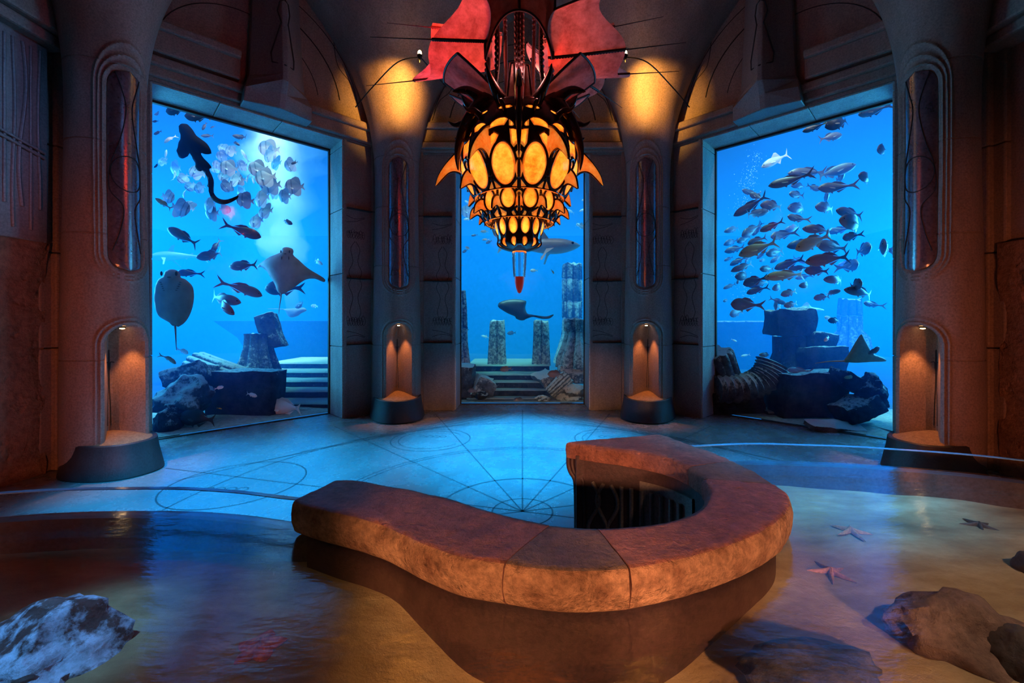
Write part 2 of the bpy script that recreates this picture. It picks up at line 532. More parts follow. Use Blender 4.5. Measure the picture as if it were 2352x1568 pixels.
for s in (-1, 1):
    scribe(circ(s * 1.46, 6.75, .62)[:-1], .013, True)
    scribe(circ(s * 1.46, 6.75, .50, 30, 330), .010)
    scribe(circ(s * 3.34, 4.95, .72)[:-1], .013, True)
    for k in range(4):
        scribe(circ(s * 3.34 + (k - 1.5) * .13, 4.75, .055, n=20)[:-1], .010, True)
        scribe(circ(s * 1.46 + (k - 1.5) * .11, 6.9, .05, n=20)[:-1], .009, True)
    for k in range(5):
        scribe(smooth_path([(s * (.15 + .1 * k), 8.75, 0), (s * (.7 + .3 * k), 7.9 - .1 * k, 0), (s * (2.3 + .45 * k), 7.2 - .55 * k, 0)], 10), .011)
    scribe([(s * 4.02, 8.42), (s * 5.72, 6.72)], .016)
scribe([(-1.45, 8.85), (1.45, 8.85)], .016)
floor = b.build('floor', [M_FLOOR, M_SCRIBE])
tag(floor, 'stained concrete floor scribed with circles and radiating lines', 'floor', kind='structure')

# carved glyph reliefs on the window piers
def carving(a, tc, w, seed, label):
    """shallow incised figure: banded frame, knot of loops and an hourglass vine"""
    M = side_matrix(a)
    b = MB()
    d = DF + .028
    def line(pts, r=.0045):
        b.tube([(p[0], d, p[1]) for p in smooth_path([(q[0], q[1], 0) for q in pts], 5)], r, 5, 0, M)
    h = w / 2
    for z0, sg in ((3.95, 1), (1.55, -1)):
        line([(tc - h, z0 + .0), (tc, z0 - .05 * sg), (tc + h, z0)])
        line([(tc - h, z0 - .14 * sg), (tc, z0 - .10 * sg), (tc + h, z0 - .02 * sg)])
        zc = z0 - .34 * sg
        rnd = random.Random(seed + int(z0 * 10))
        for k in range(7):
            x = tc - h * .8 + w * .8 * k / 6
            r = .035 + .03 * rnd.random()
            line([(x - r, zc - .07), (x, zc + .09 * rnd.random() + .03), (x + r, zc - .02), (x + .01, zc - .10), (x - r * .6, zc + .05)], .0035)
        line([(tc - h * .9, zc), (tc, zc + .02), (tc + h * .9, zc - .02)], .0035)
    for s in (-1, 1):
        line([(tc + s * .01, 3.45), (tc + s * .09, 3.30), (tc + s * .05, 3.05), (tc + s * .13, 2.85), (tc + s * .09, 2.72), (tc + s * .13, 2.58),
              (tc + s * .05, 2.35), (tc + s * .11, 2.05), (tc + s * .02, 1.86)], .0045)
    line([(tc - h, 2.71), (tc + h, 2.71)], .005)
    o = b.build('carved_relief', [M_GROOVE], WALLS[a])
    return tag(o, label)
carving(0, -1.69, .44, 1, 'incised knot and vine figure on the pier just left of the middle window')
carving(0, 1.69, .44, 2, 'incised knot and vine figure on the pier just right of the middle window')
carving(45, 1.86, .38, 3, 'incised knot and vine figure on the pier right of the batfish window')
carving(-45, -1.86, .38, 4, 'incised knot and vine figure on the pier left of the fish school window')
carving(45, -1.5, .46, 5, 'incised knot and vine figure on the pier left of the batfish window')
carving(-45, 1.5, .46, 6, 'incised knot and vine figure on the pier right of the fish school window')

# lintel mouldings, arch reliefs and broken keystones
def lintel(a, n, spans, label):
    M = side_matrix(a)
    b = MB()
    for (s0, s1, z0, z1, pr) in spans:
        b.box((s0, DF - pr, z0), (s1, DF, z1), 0, M)
        b.box((s0, DF - pr - .07, z1 - .16), (s1, DF, z1 - .02), 0, M)
    o = b.build('trim_%d' % n, [M_WALL], bevel=.03)
    tag(o, label, 'lintel', kind='structure')
lintel(0, 8, [(-2.6, 2.6, 5.42, 5.62, .10), (-2.6, 2.6, 5.64, 6.05, .06)], 'stone lintel band over the middle window')
lintel(45, 9, [(-2.6, .05, 5.45, 5.75, .10), (-2.6, -.1, 5.78, 6.25, .18), (.95, 2.6, 5.42, 5.80, .12)], 'broken stone lintel band over the batfish window')
lintel(-45, 10, [(-.05, 2.6, 5.45, 5.75, .10), (.1, 2.6, 5.78, 6.25, .18), (-2.6, -.95, 5.42, 5.80, .12)], 'broken stone lintel band over the fish school window')

def arch_relief(a, label):
    M = side_matrix(a)
    b = MB()
    d = DF - .02
    for rr, w in ((1.9, .012), (1.55, .02), (1.15, .012)):
        b.tube([(rr * math.cos(R(q)), d, 5.9 + rr * .95 * math.sin(R(q))) for q in range(8, 173, 6)], w * .6, 6, 0, M)
    for s in (-1, 1):
        b.tube([(s * p[0], d, p[1]) for p in [(v.x, v.y) for v in smooth_path([(1.9, 6.1, 0), (1.75, 6.5, 0), (1.5, 6.75, 0), (1.42, 7.2, 0)], 5)]], .007, 6, 0, M)
    o = b.build('arch_relief', [M_GROOVE], WALLS[a])
    tag(o, label)
arch_relief(0, 'incised arch under the vault behind the chandelier')
arch_relief(45, 'incised arch under the vault over the batfish window')
arch_relief(-45, 'incised arch under the vault over the fish school window')

def keystone(a, tc, label):
    M = side_matrix(a)
    b = MB()
    prof = [(5.405, .52, .30, .42), (5.62, .50, .34, .50), (5.80, .46, .22, .62), (5.9, .42, .18, .62), (7.2, .36, .16, .55), (TOP, .34, .1, .5)]
    P = []
    for (z, hw, s, pr) in prof:
        k = .03 * noise.noise(Vector((z * 3, a, 0)))
        P.append([M @ Vector(q) for q in ((tc - hw, DF + .02, z), (tc - hw + k, DF - s, z), (tc - .04, DF - pr, z), (tc + .04, DF - pr, z), (tc + hw + k, DF - s, z), (tc + hw, DF + .02, z))])
    b.grid(P, 0)
    b.add(P[0], [(0, 1, 2, 3, 4, 5)], 0)
    o = b.build('keystone', [M_PANEL], bevel=.015)
    tag(o, label, 'keystone', 'prow shaped keystones')
    # inset vial shaped relief folded over the ridge
    c = MB()
    for s in (-1, 1):
        out = [(.0, 6.05), (.16, 6.1), (.17, 6.25), (.05, 6.75), (.09, 6.95), (.06, 7.1), (0, 7.15)]
        pts = []
        for (u, z) in out:
            hw = interp(z, [(5.9, .42), (7.2, .36)]); pr = interp(z, [(5.9, .62), (7.2, .55)]); sd = interp(z, [(5.9, .18), (7.2, .16)])
            f = max(0, (u - .04)) / (hw - .04)
            pts.append((tc + s * u, DF - (pr + (sd - pr) * f) - .006, z))
        c.tube(pts, .012, 6, 0, M)
    c.build('incised_vial', [M_GROOVE], o)
keystone(45, .43, 'prow shaped broken keystone over the batfish window')
keystone(-45, -.43, 'prow shaped broken keystone over the fish school window')

# carved grille panel on the left side wall
g = empty('carved_grille', (-5.93, 5.2, 2.85))
tag(g, 'blue grey stone grille panel of vertical ribs and vines on the left side wall', 'grille panel')
b = MB(); b.box((-.02, -3.4, 0), (.09, 0, 2.4)); b.build('slab', [M_PANEL], g, bevel=.01)
b = MB()
y = -.10
k = 0
while y > -3.3:
    amp = .035 if k % 4 == 2 else (.012 if k % 3 == 0 else 0)
    pts = [(.095, y + amp * math.sin(z * 3.2 + k) , z) for z in np.linspace(.12, 2.3, 26)]
    lo = 0 if k % 2 else 3
    b.tube(pts[lo:], .02 if k % 4 == 2 else .016, 6)
    y -= .085; k += 1
b.build('rib', [M_PANEL], g, smooth=60)
b = MB()
for dz in (0, .06):
    b.tube(smooth_path([(.11, -3.35, 1.95 + dz), (.11, -2.2, 1.62 + dz), (.11, -1.2, 1.30 + dz), (.11, -.05, 1.02 + dz)], 8), .018, 6)
b.build('band', [M_PANEL], g, smooth=60)

# ------------------------------------------------------------------ columns
def col_r(z):
    return cinterp(z, [(0, .47), (1.0, .47), (2.2, .455), (3.4, .43), (4.6, .42), (5.3, .46), (6.0, .60), (6.6, .83), (7.1, 1.12), (7.6, 1.55), (8.0, 2.05), (8.4, 2.7)])
def arch_sd(u, z, hw, zt):
    if z < zt: return abs(u) - hw
    return math.hypot(u, z - zt) - hw
def caps_sd(u, z, hw, z0, z1, sharp=1.0):
    if z > z1: return math.hypot(u, (z - z1) * sharp) - hw
    if z < z0: return math.hypot(u, z - z0) - hw
    return abs(u) - hw
def bumpf(x, c, w):
    q = (x - c) / w
    return math.exp(-q * q)
def column_mesh():
    th = []
    n = 150
    for i in range(n + 1): th.append(-R(78) + R(156) * i / n)
    m = 46
    for i in range(1, m): th.append(R(78) + R(204) * i / m)
    zs = list(np.arange(0, 1.95, .018)) + list(np.arange(1.95, 2.3, .04)) + list(np.arange(2.3, 5.75, .022)) + list(np.arange(5.75, 8.45, .09))
    for zj in (1.42, 2.95, 4.08, 5.05): zs += [zj - .012, zj - .006, zj, zj + .006, zj + .012]
    zs = sorted(zs)
    P = []
    for z in zs:
        r0 = col_r(z)
        row = []
        for t in th:
            r = r0
            tt = t if t <= PI else t - 2 * PI
            if abs(tt) < R(80):
                rr = min(r0, .5)
                u = tt * rr
                r += .035 * max(0, 1 - abs(tt) / .55) * (1 - sst(5.2, 6.0, z))
                # niche
                s = arch_sd(u, z, .245, 1.59)
                if z < 1.95:
                    r += .030 * bumpf(s, .035, .022) + .022 * bumpf(s, .085, .02) - .012 * bumpf(s, .06, .01)
                    k = sst(0.0, -.022, s)
                    if k > 0 and z > .3:
                        back = r0 - .33 - .10 * math.sqrt(max(0, 1 - (u / .28) ** 2))
                        r = r + (back - r) * k
                # cartouche with three ridges rising to an ogee
                lift = sst(4.4, 5.6, z)
                c = caps_sd(u, z, .205, 2.72, 4.80, 1.0)
                for q, w in ((.040, .013), (.082, .013), (.124, .014)):
                    cc = caps_sd(u, z, .205 + q, 2.72, 4.80, 1.0 - .38 * (q / .124))
                    r += .022 * bumpf(cc, 0, w)
                r -= .035 * sst(.012, -.012, c)
            for zj in (1.42, 2.95, 4.08, 5.05):
                if abs(z - zj) < .0061: r -= .012
            row.append((r * math.sin(t), -r * math.cos(t), z))
        P.append(row)
    b = MB(); b.grid(P, 0, close_v=True)
    return b.mesh('shaft', [M_WALL], smooth=50)
SHAFT = column_mesh()

def cart_mesh():
    b = MB(); P = []
    for i in range(61):
        z = 2.515 + (5.005 - 2.515) * i / 60
        hw = .2
        if z < 2.72: hw = math.sqrt(max(1e-6, .2 ** 2 - (2.72 - z) ** 2 * .97))
        if z > 4.80: hw = math.sqrt(max(1e-6, .2 ** 2 - (z - 4.80) ** 2 * .97))
        row = []
        for j in range(25):
            u = -hw + 2 * hw * j / 24
            t = u / col_r(z)
            e = 1 - (u / .205) ** 2
            r = col_r(z) - .012 + .075 * max(0, e)
            row.append((r * math.sin(t), -r * math.cos(t), z))
        P.append(row)
    b.grid(P, 0)
    return b.mesh('cartouche_panel', [M_GLAZE], smooth=180)
CART = cart_mesh()

def lines_mesh():
    b = MB()
    def onpanel(u, z, e=.004):
        t = u / col_r(z); r = col_r(z) - .012 + .075 * max(0, 1 - (u / .205) ** 2) + e
        return (r * math.sin(t), -r * math.cos(t), z)
    for s in (-1, 1):
        b.tube([onpanel(p.x, p.y) for p in smooth_path([(s * .13, 4.95, 0), (s * .07, 4.75, 0), (s * .03, 4.5, 0), (s * .09, 4.1, 0), (s * .17, 3.8, 0), (s * .18, 3.5, 0), (s * .06, 3.3, 0), (s * .09, 3.0, 0), (s * .16, 2.75, 0)], 5)], .006, 5)
    b.tube([onpanel(.17 * math.cos(q), 3.72 + .22 * math.sin(q)) for q in np.linspace(0, 2 * PI, 40)], .006, 5)
    return b.mesh('incised_line', [M_GROOVE])
CART_LINES = lines_mesh()

def niche_lines_mesh():
    b = MB()
    def back(u, z):
        t = u / .47
        r = .47 - .33 - .10 * math.sqrt(max(0, 1 - (u / .28) ** 2)) + .005
        return (r * math.sin(t) , -r * math.cos(t), z)
    b.tube([back(p.x, p.y) for p in smooth_path([(-.15, .55, 0), (-.13, .8, 0), (-.05, 1.15, 0), (-.04, 1.45, 0), (0, 1.52, 0), (.04, 1.45, 0), (.05, 1.15, 0), (.13, .8, 0), (.15, .55, 0)], 5)], .005, 5)
    b.tube([back(p.x, p.y) for p in smooth_path([(-.24, 1.36, 0), (-.12, 1.36, 0), (-.09, 1.28, 0), (0, 1.24, 0), (.09, 1.28, 0), (.12, 1.36, 0), (.24, 1.36, 0)], 5)], .005, 5)
    return b.mesh('niche_line', [M_GROOVE])
NICHE_LINES = niche_lines_mesh()

def plinth_mesh():
    b = MB(); P = []
    for (z, s) in ((0, 1.0), (.02, 1.02), (.10, .99), (.28, .92), (.36, .90), (.395, .895), (.41, .87), (.40, .80), (.38, .0)):
        row = []
        for k in range(64):
            t = 2 * PI * k / 64
            c, q = math.cos(t), math.sin(t)
            rx = .60; ry = .92 if q < 0 else .5
            pw = .82
            x = math.copysign(abs(c) ** pw, c) * rx * s
            y = math.copysign(abs(q) ** (1.05 if q < 0 else pw), q) * ry * s
            row.append((x, y - .06, z))
        P.append(row)
    b.grid(P, 0, close_v=True)
    return b.mesh('plinth', [stone('dark basin stone', (.018, .016, .02), (.035, .03, .032), 3, 40, .25, .5, .5)], smooth=40)
PLINTH = plinth_mesh()

def mound_mesh():
    b = MB(); P = []
    for i in range(15):
        f = i / 14
        row = []
        for k in range(56):
            t = 2 * PI * k / 56
            c, q = math.cos(t), math.sin(t)
            x = c * .50 * f; y = q * (.80 if q < 0 else .4) * f - .06
            z = .392 + .095 * (1 - f ** 2) + .006 * noise.noise(Vector((x * 12, y * 12, 0)))
            row.append((x, y, z))
        P.append(row)
    b.grid(P, 0, close_v=True)
    return b.mesh('gravel_mound', [M_GRAVEL], smooth=180)
MOUND = mound_mesh()

def disc_lamp_mesh():
    b = MB(); b.lathe([(.0, 0), (.032, 0), (.036, .012), (.03, .02)], 20)
    return b.mesh('housing', [M_IRON], smooth=40)
HOUS = disc_lamp_mesh()
bb = MB(); bb.ball((0, 0, -.004), (.026, .026, .010), 14, 8)
BULB = bb.mesh('bulb', [M_BULB], smooth=180)

COLS = [((-2.53, 8.52), 'carved column with a lit niche between the batfish window and the middle window'),
        ((2.53, 8.52), 'carved column with a lit niche between the middle window and the fish school window'),
        ((-5.33, 5.42), 'carved column with a lit niche between the left side wall and the batfish window'),
        ((5.33, 5.42), 'carved column with a lit niche between the fish school window and the right side wall')]
short = ['far left', 'far right', 'near left', 'near right']
for i, ((x, y), lab) in enumerate(COLS):
    d = Vector((CEN.x - x, CEN.y - y, 0)).normalized()
    rz = math.atan2(d.y, d.x) + PI / 2
    if i >= 2: rz += (.20 if x < 0 else -.20)
    c = empty('carved_column', (x, y, 0), rz)
    sx = 1.0 if i < 2 else .9
    c.scale = (sx, sx, 1)
    tag(c, lab, 'column', 'carved columns around the room')
    for me in (SHAFT, CART, CART_LINES, NICHE_LINES):
        o = mesh_copy(me, me.name); o.parent = c
    p = mesh_copy(PLINTH, 'basin'); p.parent = c
    p.scale = (.86, .86, 1) if i < 2 else (.82, .82, 1)
    p['label'] = 'dark boat shaped stone basin'
    o = mesh_copy(MOUND, 'gravel_mound'); o.parent = p
    o['label'] = 'golden gravel mound'
    nl = empty('niche_lamp', (0, 0, 0))
    Mw = Matrix.Translation((x, y, 0)) @ Matrix.Rotation(rz, 4, 'Z')
    nl.location = Mw @ Vector((0, -.30, 1.80))
    tag(nl, 'small glowing lamp in the niche arch of the %s column' % short[i], 'lamp', 'niche lamps')
    for me in (HOUS, BULB):
        o = mesh_copy(me, me.name); o.parent = nl
    lp = Mw @ Vector((0, -.32, 1.765))
    lamp('niche_light', 'SPOT', lp, Mw @ Vector((0, -.38, 0.4)), 62, (1.0, .34, .10), spot_size=R(66), spot_blend=.6, shadow_soft_size=.02)

# bracket spotlights on the flare of the two far columns
for s in (-1, 1):
    base = px(CX + s * 236, 128, 7.0)
    sc = empty('bracket_spotlight', base)
    tag(sc, 'glowing bracket spotlight on the flared head of the column ' + ('left' if s < 0 else 'right') + ' of the chandelier', 'spotlight', 'bracket spotlights on the vault')
    b = MB(); b.lathe([(.004, -.11), (.022, -.05), (.045, 0), (.04, .015)], 16); b.build('cone', [M_IRON], sc, smooth=50)
    b = MB(); b.ball((0, 0, .035), (.034, .034, .055), 12, 10); b.build('bulb', [M_BULB], sc, smooth=180)
    b = MB(); b.tube(smooth_path([(0, .0, -.02), (-s * .06, .05, -.06), (-s * .2, .35, -.12), (-s * .3, .75, -.10)], 6), .012, 6)
    b.tube(smooth_path([(0, .0, -.02), (s * .4, .1, -.05), (s * .9, .35, -.32), (s * 1.3, .6, -.55)], 6), .010, 6)
    b.build('arm', [M_IRON], sc, smooth=60)
    tgt = px(CX + s * 288, 215, 7.95)
    lamp('bracket_light', 'SPOT', base + Vector((0, -.10, -.13)), tgt, 470, (1.0, .46, .08), spot_size=R(62), spot_blend=1.0, shadow_soft_size=.04)
    lamp('bracket_glow', 'POINT', base + Vector((0, .02, .16)), None, 5, (1.0, .50, .14), shadow_soft_size=.05)

# ------------------------------------------------------------------ touch pool: counter
def z7(p): return (660 + p[0] / 1.96, 960 + p[1] / 1.96)
HC = 0.85
OUT = [[(25, 372), (100, 395), (200, 420), (330, 450), (450, 490), (560, 540), (680, 590), (800, 625), (975, 650)],
       [(975, 650), (1150, 675), (1300, 685), (1450, 680), (1540, 672)],
       [(1540, 672), (1700, 645), (1850, 610), (2000, 565), (2120, 515), (2210, 460), (2252, 415), (2265, 380), (2262, 350), (2238, 320), (2200, 298)],
       [(2200, 298), (2150, 267), (2080, 228), (2010, 190)],
       [(2010, 190), (1900, 145), (1800, 112), (1740, 90), (1690, 72)]]
INN = [[(235, 272), (300, 272), (350, 278), (450, 298), (560, 315), (640, 335), (720, 350), (840, 388), (950, 420), (1060, 446), (1190, 473)],
       [(1190, 473), (1250, 480), (1320, 485), (1390, 487)],
       [(1390, 487), (1450, 486), (1600, 475), (1700, 460), (1800, 430), (1860, 390), (1886, 340), (1884, 310), (1868, 270)],
       [(1868, 270), (1850, 250), (1830, 234), (1805, 218)],
       [(1805, 218), (1760, 200), (1680, 175), (1560, 150), (1400, 128), (1255, 108)]]
def to_world(pl):
    return [pxz(*z7(p), HC) for p in pl]
def resample(pts, n):
    pts = smooth_path(pts, 8)
    L = [0]
    for a, c in zip(pts, pts[1:]): L.append(L[-1] + (c - a).length)
    out = []
    for i in range(n + 1):
        s = L[-1] * i / n
        k = 0
        while k < len(L) - 2 and L[k + 1] < s: k += 1
        f = (s - L[k]) / max(1e-9, L[k + 1] - L[k])
        out.append(pts[k].lerp(pts[k + 1], f))
    return out
counter = empty('stone_counter', (0.3, 2.2, 0))
tag(counter, 'curved stone counter with terracotta coping in front of the window floor, beside the pool', 'counter')
def off(o): return Vector((o.x - .3, o.y - 2.2, o.z))
centers = []; wall_o = []; wall_i = []; inner_all = []
stone_m = [M_COPE, M_COPE_DARK, M_COPE, M_COPE_DARK, M_COPE]
for k in range(5):
    n = [44, 16, 56, 12, 30][k]
    Oo, Ii = resample(to_world(OUT[k]), n), resample(to_world(INN[k]), n)
    b = MB(); P = []
    gap = .007
    for i, (o, q) in enumerate(zip(Oo, Ii)):
        d = (q - o); W = d.length; d.normalize()
        tg = (Oo[min(i + 1, n)] - Oo[max(i - 1, 0)]).normalized()
        sh = 0
        if i == 0 and k > 0: sh = gap / 2
        if i == n and k < 4: sh = -gap / 2
        zi = -.13
        prof = [(.07, -.20), (.025, -.195), (.004, -.175), (-.010, -.12), (-.012, -.07), (-.003, -.022), (.006, -.007), (.020, -.001), (.045, 0)]
        m = 10
        for j in range(1, m): prof.append((.045 + (W - .08) * j / m, 0))
        prof += [(W - .035, 0), (W - .012, -.007), (W - .002, -.022), (W, -.06), (W - .002, zi), (W - .03, zi - .01)]
        for j in range(1, 6): prof.append((W - .03 + (.07 - W + .03) * j / 6, zi - .01 - (.06) * j / 6))
        row = []
        for (u, z) in prof:
            p = o + d * u + tg * sh
            nn = noise.fractal(Vector((p.x * 9, p.y * 9, z * 9 + k * 7)), 1.0, 2.0, 4)
            e = .009 * nn
            row.append(off(Vector((p.x - d.x * e, p.y - d.y * e, HC + z + .005 * nn))))
        P.append(row)
    b.grid(P, 0, close_v=True)
    nv = len(P[0])
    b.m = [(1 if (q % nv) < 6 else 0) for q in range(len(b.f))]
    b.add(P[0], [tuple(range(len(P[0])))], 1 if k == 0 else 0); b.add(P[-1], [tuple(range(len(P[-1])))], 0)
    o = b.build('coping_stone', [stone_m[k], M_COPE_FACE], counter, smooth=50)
    if k in (1, 3): o['label'] = 'olive brown coping stone'
    st = 0 if k == 0 else 1
    for o_, q_ in list(zip(Oo, Ii))[st:]:
        W = (q_ - o_).length
        wall_o.append(o_ + (q_ - o_).normalized() * .075)
        wall_i.append(q_ + (o_ - q_).normalized() * .05)
        centers.append(o_.lerp(q_, .5))
# counter wall
b = MB(); P = []
for i, (o, q) in enumerate(zip(wall_o, wall_i)):
    if i == 0:
        e = (wall_o[1] - wall_o[0]).normalized() * .06; o = o + e; q = q + e
    if i == len(wall_o) - 1:
        e = (wall_o[-2] - wall_o[-1]).normalized() * .08; o = o + e; q = q + e
    P.append([off(Vector((o.x, o.y, 0.0))), off(Vector((o.x, o.y, HC - .10))), off(Vector((q.x, q.y, HC - .10))), off(Vector((q.x, q.y, 0.0)))])
b.grid(P, 0, close_v=True)
b.add(P[0], [(0, 1, 2, 3)], 0); b.add(P[-1], [(0, 1, 2, 3)], 0)
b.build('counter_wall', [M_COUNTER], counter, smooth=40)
# carved panel on the inner face of the far arm
arm = resample(to_world(INN[4]), 40)
nrm = []
for i in range(41):
    t = (arm[min(i + 1, 40)] - arm[max(i - 1, 0)]).normalized()
    nrm.append(Vector((-t.y, t.x, 0)))
if nrm[20].dot(Vector((0, -1, 0))) < 0: nrm = [-v for v in nrm]
b = MB(); P = []
for i in range(0, 34):
    p = arm[i] + nrm[i] * -.035
    P.append([off(Vector((p.x, p.y, z))) for z in (.03, .60, .61)] + [off(Vector((p.x - nrm[i].x * .04, p.y - nrm[i].y * .04, .615)))])
b.grid(P, 0)
b.build('carved_panel', [M_PANEL], counter, smooth=40)
b = MB()
for i in range(4, 33, 3):
    p = arm[i] + nrm[i] * -.03
    wav = i in (25, 28, 31)
    tdir = (arm[i + 1] - arm[i]).normalized()
    pts = []
    for z in np.linspace(.06, .54, 14):
        a = .05 * math.sin(z * 12 + (0 if i != 28 else PI)) if wav else 0
        q = p + tdir * a
        pts.append(off(Vector((q.x, q.y, z))))
    b.tube(pts, .017, 6)
b.build('rib', [M_PANEL], counter, smooth=60)
# corbelled end post
b = MB()
e = arm[40]; ti = (arm[40] - arm[38]).normalized()
for k, (o1, r) in enumerate(((.05, .02), (.085, .018), (.12, .018))):
    pts = []
    for z, u in ((HC - .12, 0), (HC - .20, .0), (HC - .26, .02), (HC - .30, .05), (HC - .36, .065), (.3, .07), (.0, .07)):
        q = e - ti * (o1 - .04 + u) + nrm[40] * -.03
        pts.append(off(Vector((q.x, q.y, z))))
    b.tube(smooth_path(pts, 5), r, 8)
b.build('post_moulding', [M_COUNTER], counter, smooth=60)

# ------------------------------------------------------------------ pool: walls, sand, water
ZW, ZS = .64, .42
def arcp(cx, cy, r, a0, a1, n):
    return [Vector((cx + r * math.cos(R(a0 + (a1 - a0) * i / n)), cy + r * math.sin(R(a0 + (a1 - a0) * i / n)), 0)) for i in range(n + 1)]
LEFT = smooth_path([(-5.9, .2, 0), (-5.35, 1.35, 0), (-4.4, 2.3, 0), (-3.36, 2.72, 0), (-2.465, 2.80, 0), (-1.9, 2.75, 0), (-1.38, 2.63, 0), (centers[0].x, centers[0].y + .05, 0)], 8)
RIGHT = smooth_path([(centers[-1].x + .16, centers[-1].y - .12, 0), (1.957, 3.80, 0), (2.5, 3.77, 0), (3.10, 3.674, 0), (3.977, 3.352, 0), (4.9, 2.5, 0), (5.5, 1.3, 0), (5.9, .2, 0)], 8)

def ribbon(pts, th, z0, z1, name, mat, parent=None):
    b = MB(); P = []
    n = len(pts)
    for i in range(n):
        t = (pts[min(i + 1, n - 1)] - pts[max(i - 1, 0)]).normalized()
        q = Vector((-t.y, t.x, 0)) * th / 2
        p = pts[i]
        P.append([(p.x + q.x, p.y + q.y, z0), (p.x + q.x, p.y + q.y, z1), (p.x - q.x, p.y - q.y, z1), (p.x - q.x, p.y - q.y, z0)])
    b.grid(P, 0, close_v=True)
    b.add(P[0], [(0, 1, 2, 3)]); b.add(P[-1], [(0, 1, 2, 3)])
    return b.build(name, [mat], parent, smooth=40)
M_RIM = plain('polished acrylic edge', (.10, .22, .32), 0.15, spec=.8)
M_KERB = stone('dark pool kerb', (0.05, 0.045, 0.05), (0.10, 0.085, 0.085), 3, 40, .2, .5, .4)
for pts, lab in ((LEFT, 'left'), (RIGHT, 'right')):
    a = ribbon(pts, .035, ZW - .02, .785, 'acrylic_barrier', M_PANE)
    tag(a, 'clear curved acrylic barrier along the pool to the %s of the stone counter' % lab, 'barrier', 'acrylic pool barriers')
    ribbon(pts, .037, .785, .790, 'polished_edge', M_RIM, a)
    k = ribbon(pts, .10, 0, ZW - .025, 'pool_kerb', M_KERB)
    tag(k, 'dark curved pool kerb under the acrylic barrier %s of the counter' % lab, 'kerb', 'pool kerbs')

region = [(p.x, p.y) for p in LEFT] + [(c.x, c.y) for c in centers[2:-2]] + [(p.x, p.y) for p in RIGHT] + [(5.9, -1.5), (-5.9, -1.5)]
def sheet(name, poly, zf, mats, step=.09, smooth=180):
    pts = [Vector(p) for p in poly]
    n0 = len(pts)
    edges = [(i, (i + 1) % n0) for i in range(n0)]
    x0, x1 = min(p.x for p in pts), max(p.x for p in pts)
    y0, y1 = min(p.y for p in pts), max(p.y for p in pts)
    def inside(x, y):
        c = False
        for i in range(n0):
            a, q = pts[i], pts[(i + 1) % n0]
            if (a.y > y) != (q.y > y) and x < (q.x - a.x) * (y - a.y) / (q.y - a.y) + a.x: c = not c
        return c
    allp = list(pts)
    y = y0 + step / 2
    while y < y1:
        x = x0 + step / 2
        while x < x1:
            if inside(x, y): allp.append(Vector((x + random.uniform(-.2, .2) * step, y + random.uniform(-.2, .2) * step)))
            x += step
        y += step
    v, e, f, _, _, _ = geometry.delaunay_2d_cdt(allp, edges, [list(range(n0))], 1, 1e-5)
    b = MB()
    b.add([(p.x, p.y, zf(p.x, p.y)) for p in v], [tuple(q) for q in f])
    return b.build(name, mats, smooth=smooth)

def sand_material():
    m, t, b, out = nt('pool sand')
    n1 = noise_node(t, 1.3, 8, 0.65, stretch=(1, 2.2, 1))
    r = ramp(t, n1.outputs['Fac'], [(0.28, (0.20, 0.12, 0.06)), (0.5, (0.40, 0.28, 0.14)), (0.68, (0.62, 0.48, 0.27))])
    t.links.new(r.outputs['Color'], b.inputs['Base Color'])
    n3 = noise_node(t, 9, 8, 0.7)
    bp = t.nodes.new('ShaderNodeBump'); bp.inputs['Strength'].default_value = .6; bp.inputs['Distance'].default_value = .04
    t.links.new(n3.outputs['Fac'], bp.inputs['Height']); t.links.new(bp.outputs['Normal'], b.inputs['Normal'])
    b.inputs['Roughness'].default_value = .8
    return m
M_SAND = sand_material()
def sand_z(x, y):
    return ZS + .035 * noise.fractal(Vector((x * .9, y * 1.4, 0)), 1.0, 2.0, 3) - .24 * math.exp(-((x - .25) / .85) ** 4) * sst(2.35, 1.75, y)
bed = sheet('pool_bed', region, sand_z, [M_SAND])
tag(bed, 'golden sand bed of the shallow pool around the counter', 'pool bed', kind='structure')

def pool_water_material():
    m = bpy.data.materials.new('still pool water'); m.use_nodes = True
    t = m.node_tree; t.nodes.clear()
    out = t.nodes.new('ShaderNodeOutputMaterial')
    tr = t.nodes.new('ShaderNodeBsdfTransparent'); tr.inputs['Color'].default_value = (.92, .95, .95, 1)
    gl = t.nodes.new('ShaderNodeBsdfGlossy'); gl.inputs['Roughness'].default_value = 0.13
    fr = fresnel_thin(t, 1.9)
    n = noise_node(t, 3.0, 4, 0.6, stretch=(1, 2.5, 1))
    bp = t.nodes.new('ShaderNodeBump'); bp.inputs['Strength'].default_value = .10; bp.inputs['Distance'].default_value = .05
    t.links.new(n.outputs['Fac'], bp.inputs['Height']); t.links.new(bp.outputs['Normal'], gl.inputs['Normal'])
    mx = t.nodes.new('ShaderNodeMixShader')
    t.links.new(fr.outputs[0], mx.inputs[0]); t.links.new(tr.outputs[0], mx.inputs[1]); t.links.new(gl.outputs[0], mx.inputs[2])
    t.links.new(mx.outputs[0], out.inputs['Surface'])
    return m
wat = sheet('pool_water', region, lambda x, y: ZW, [pool_water_material()], step=.6)
tag(wat, 'still pool water reflecting the blue windows around the counter', 'water', kind='stuff')

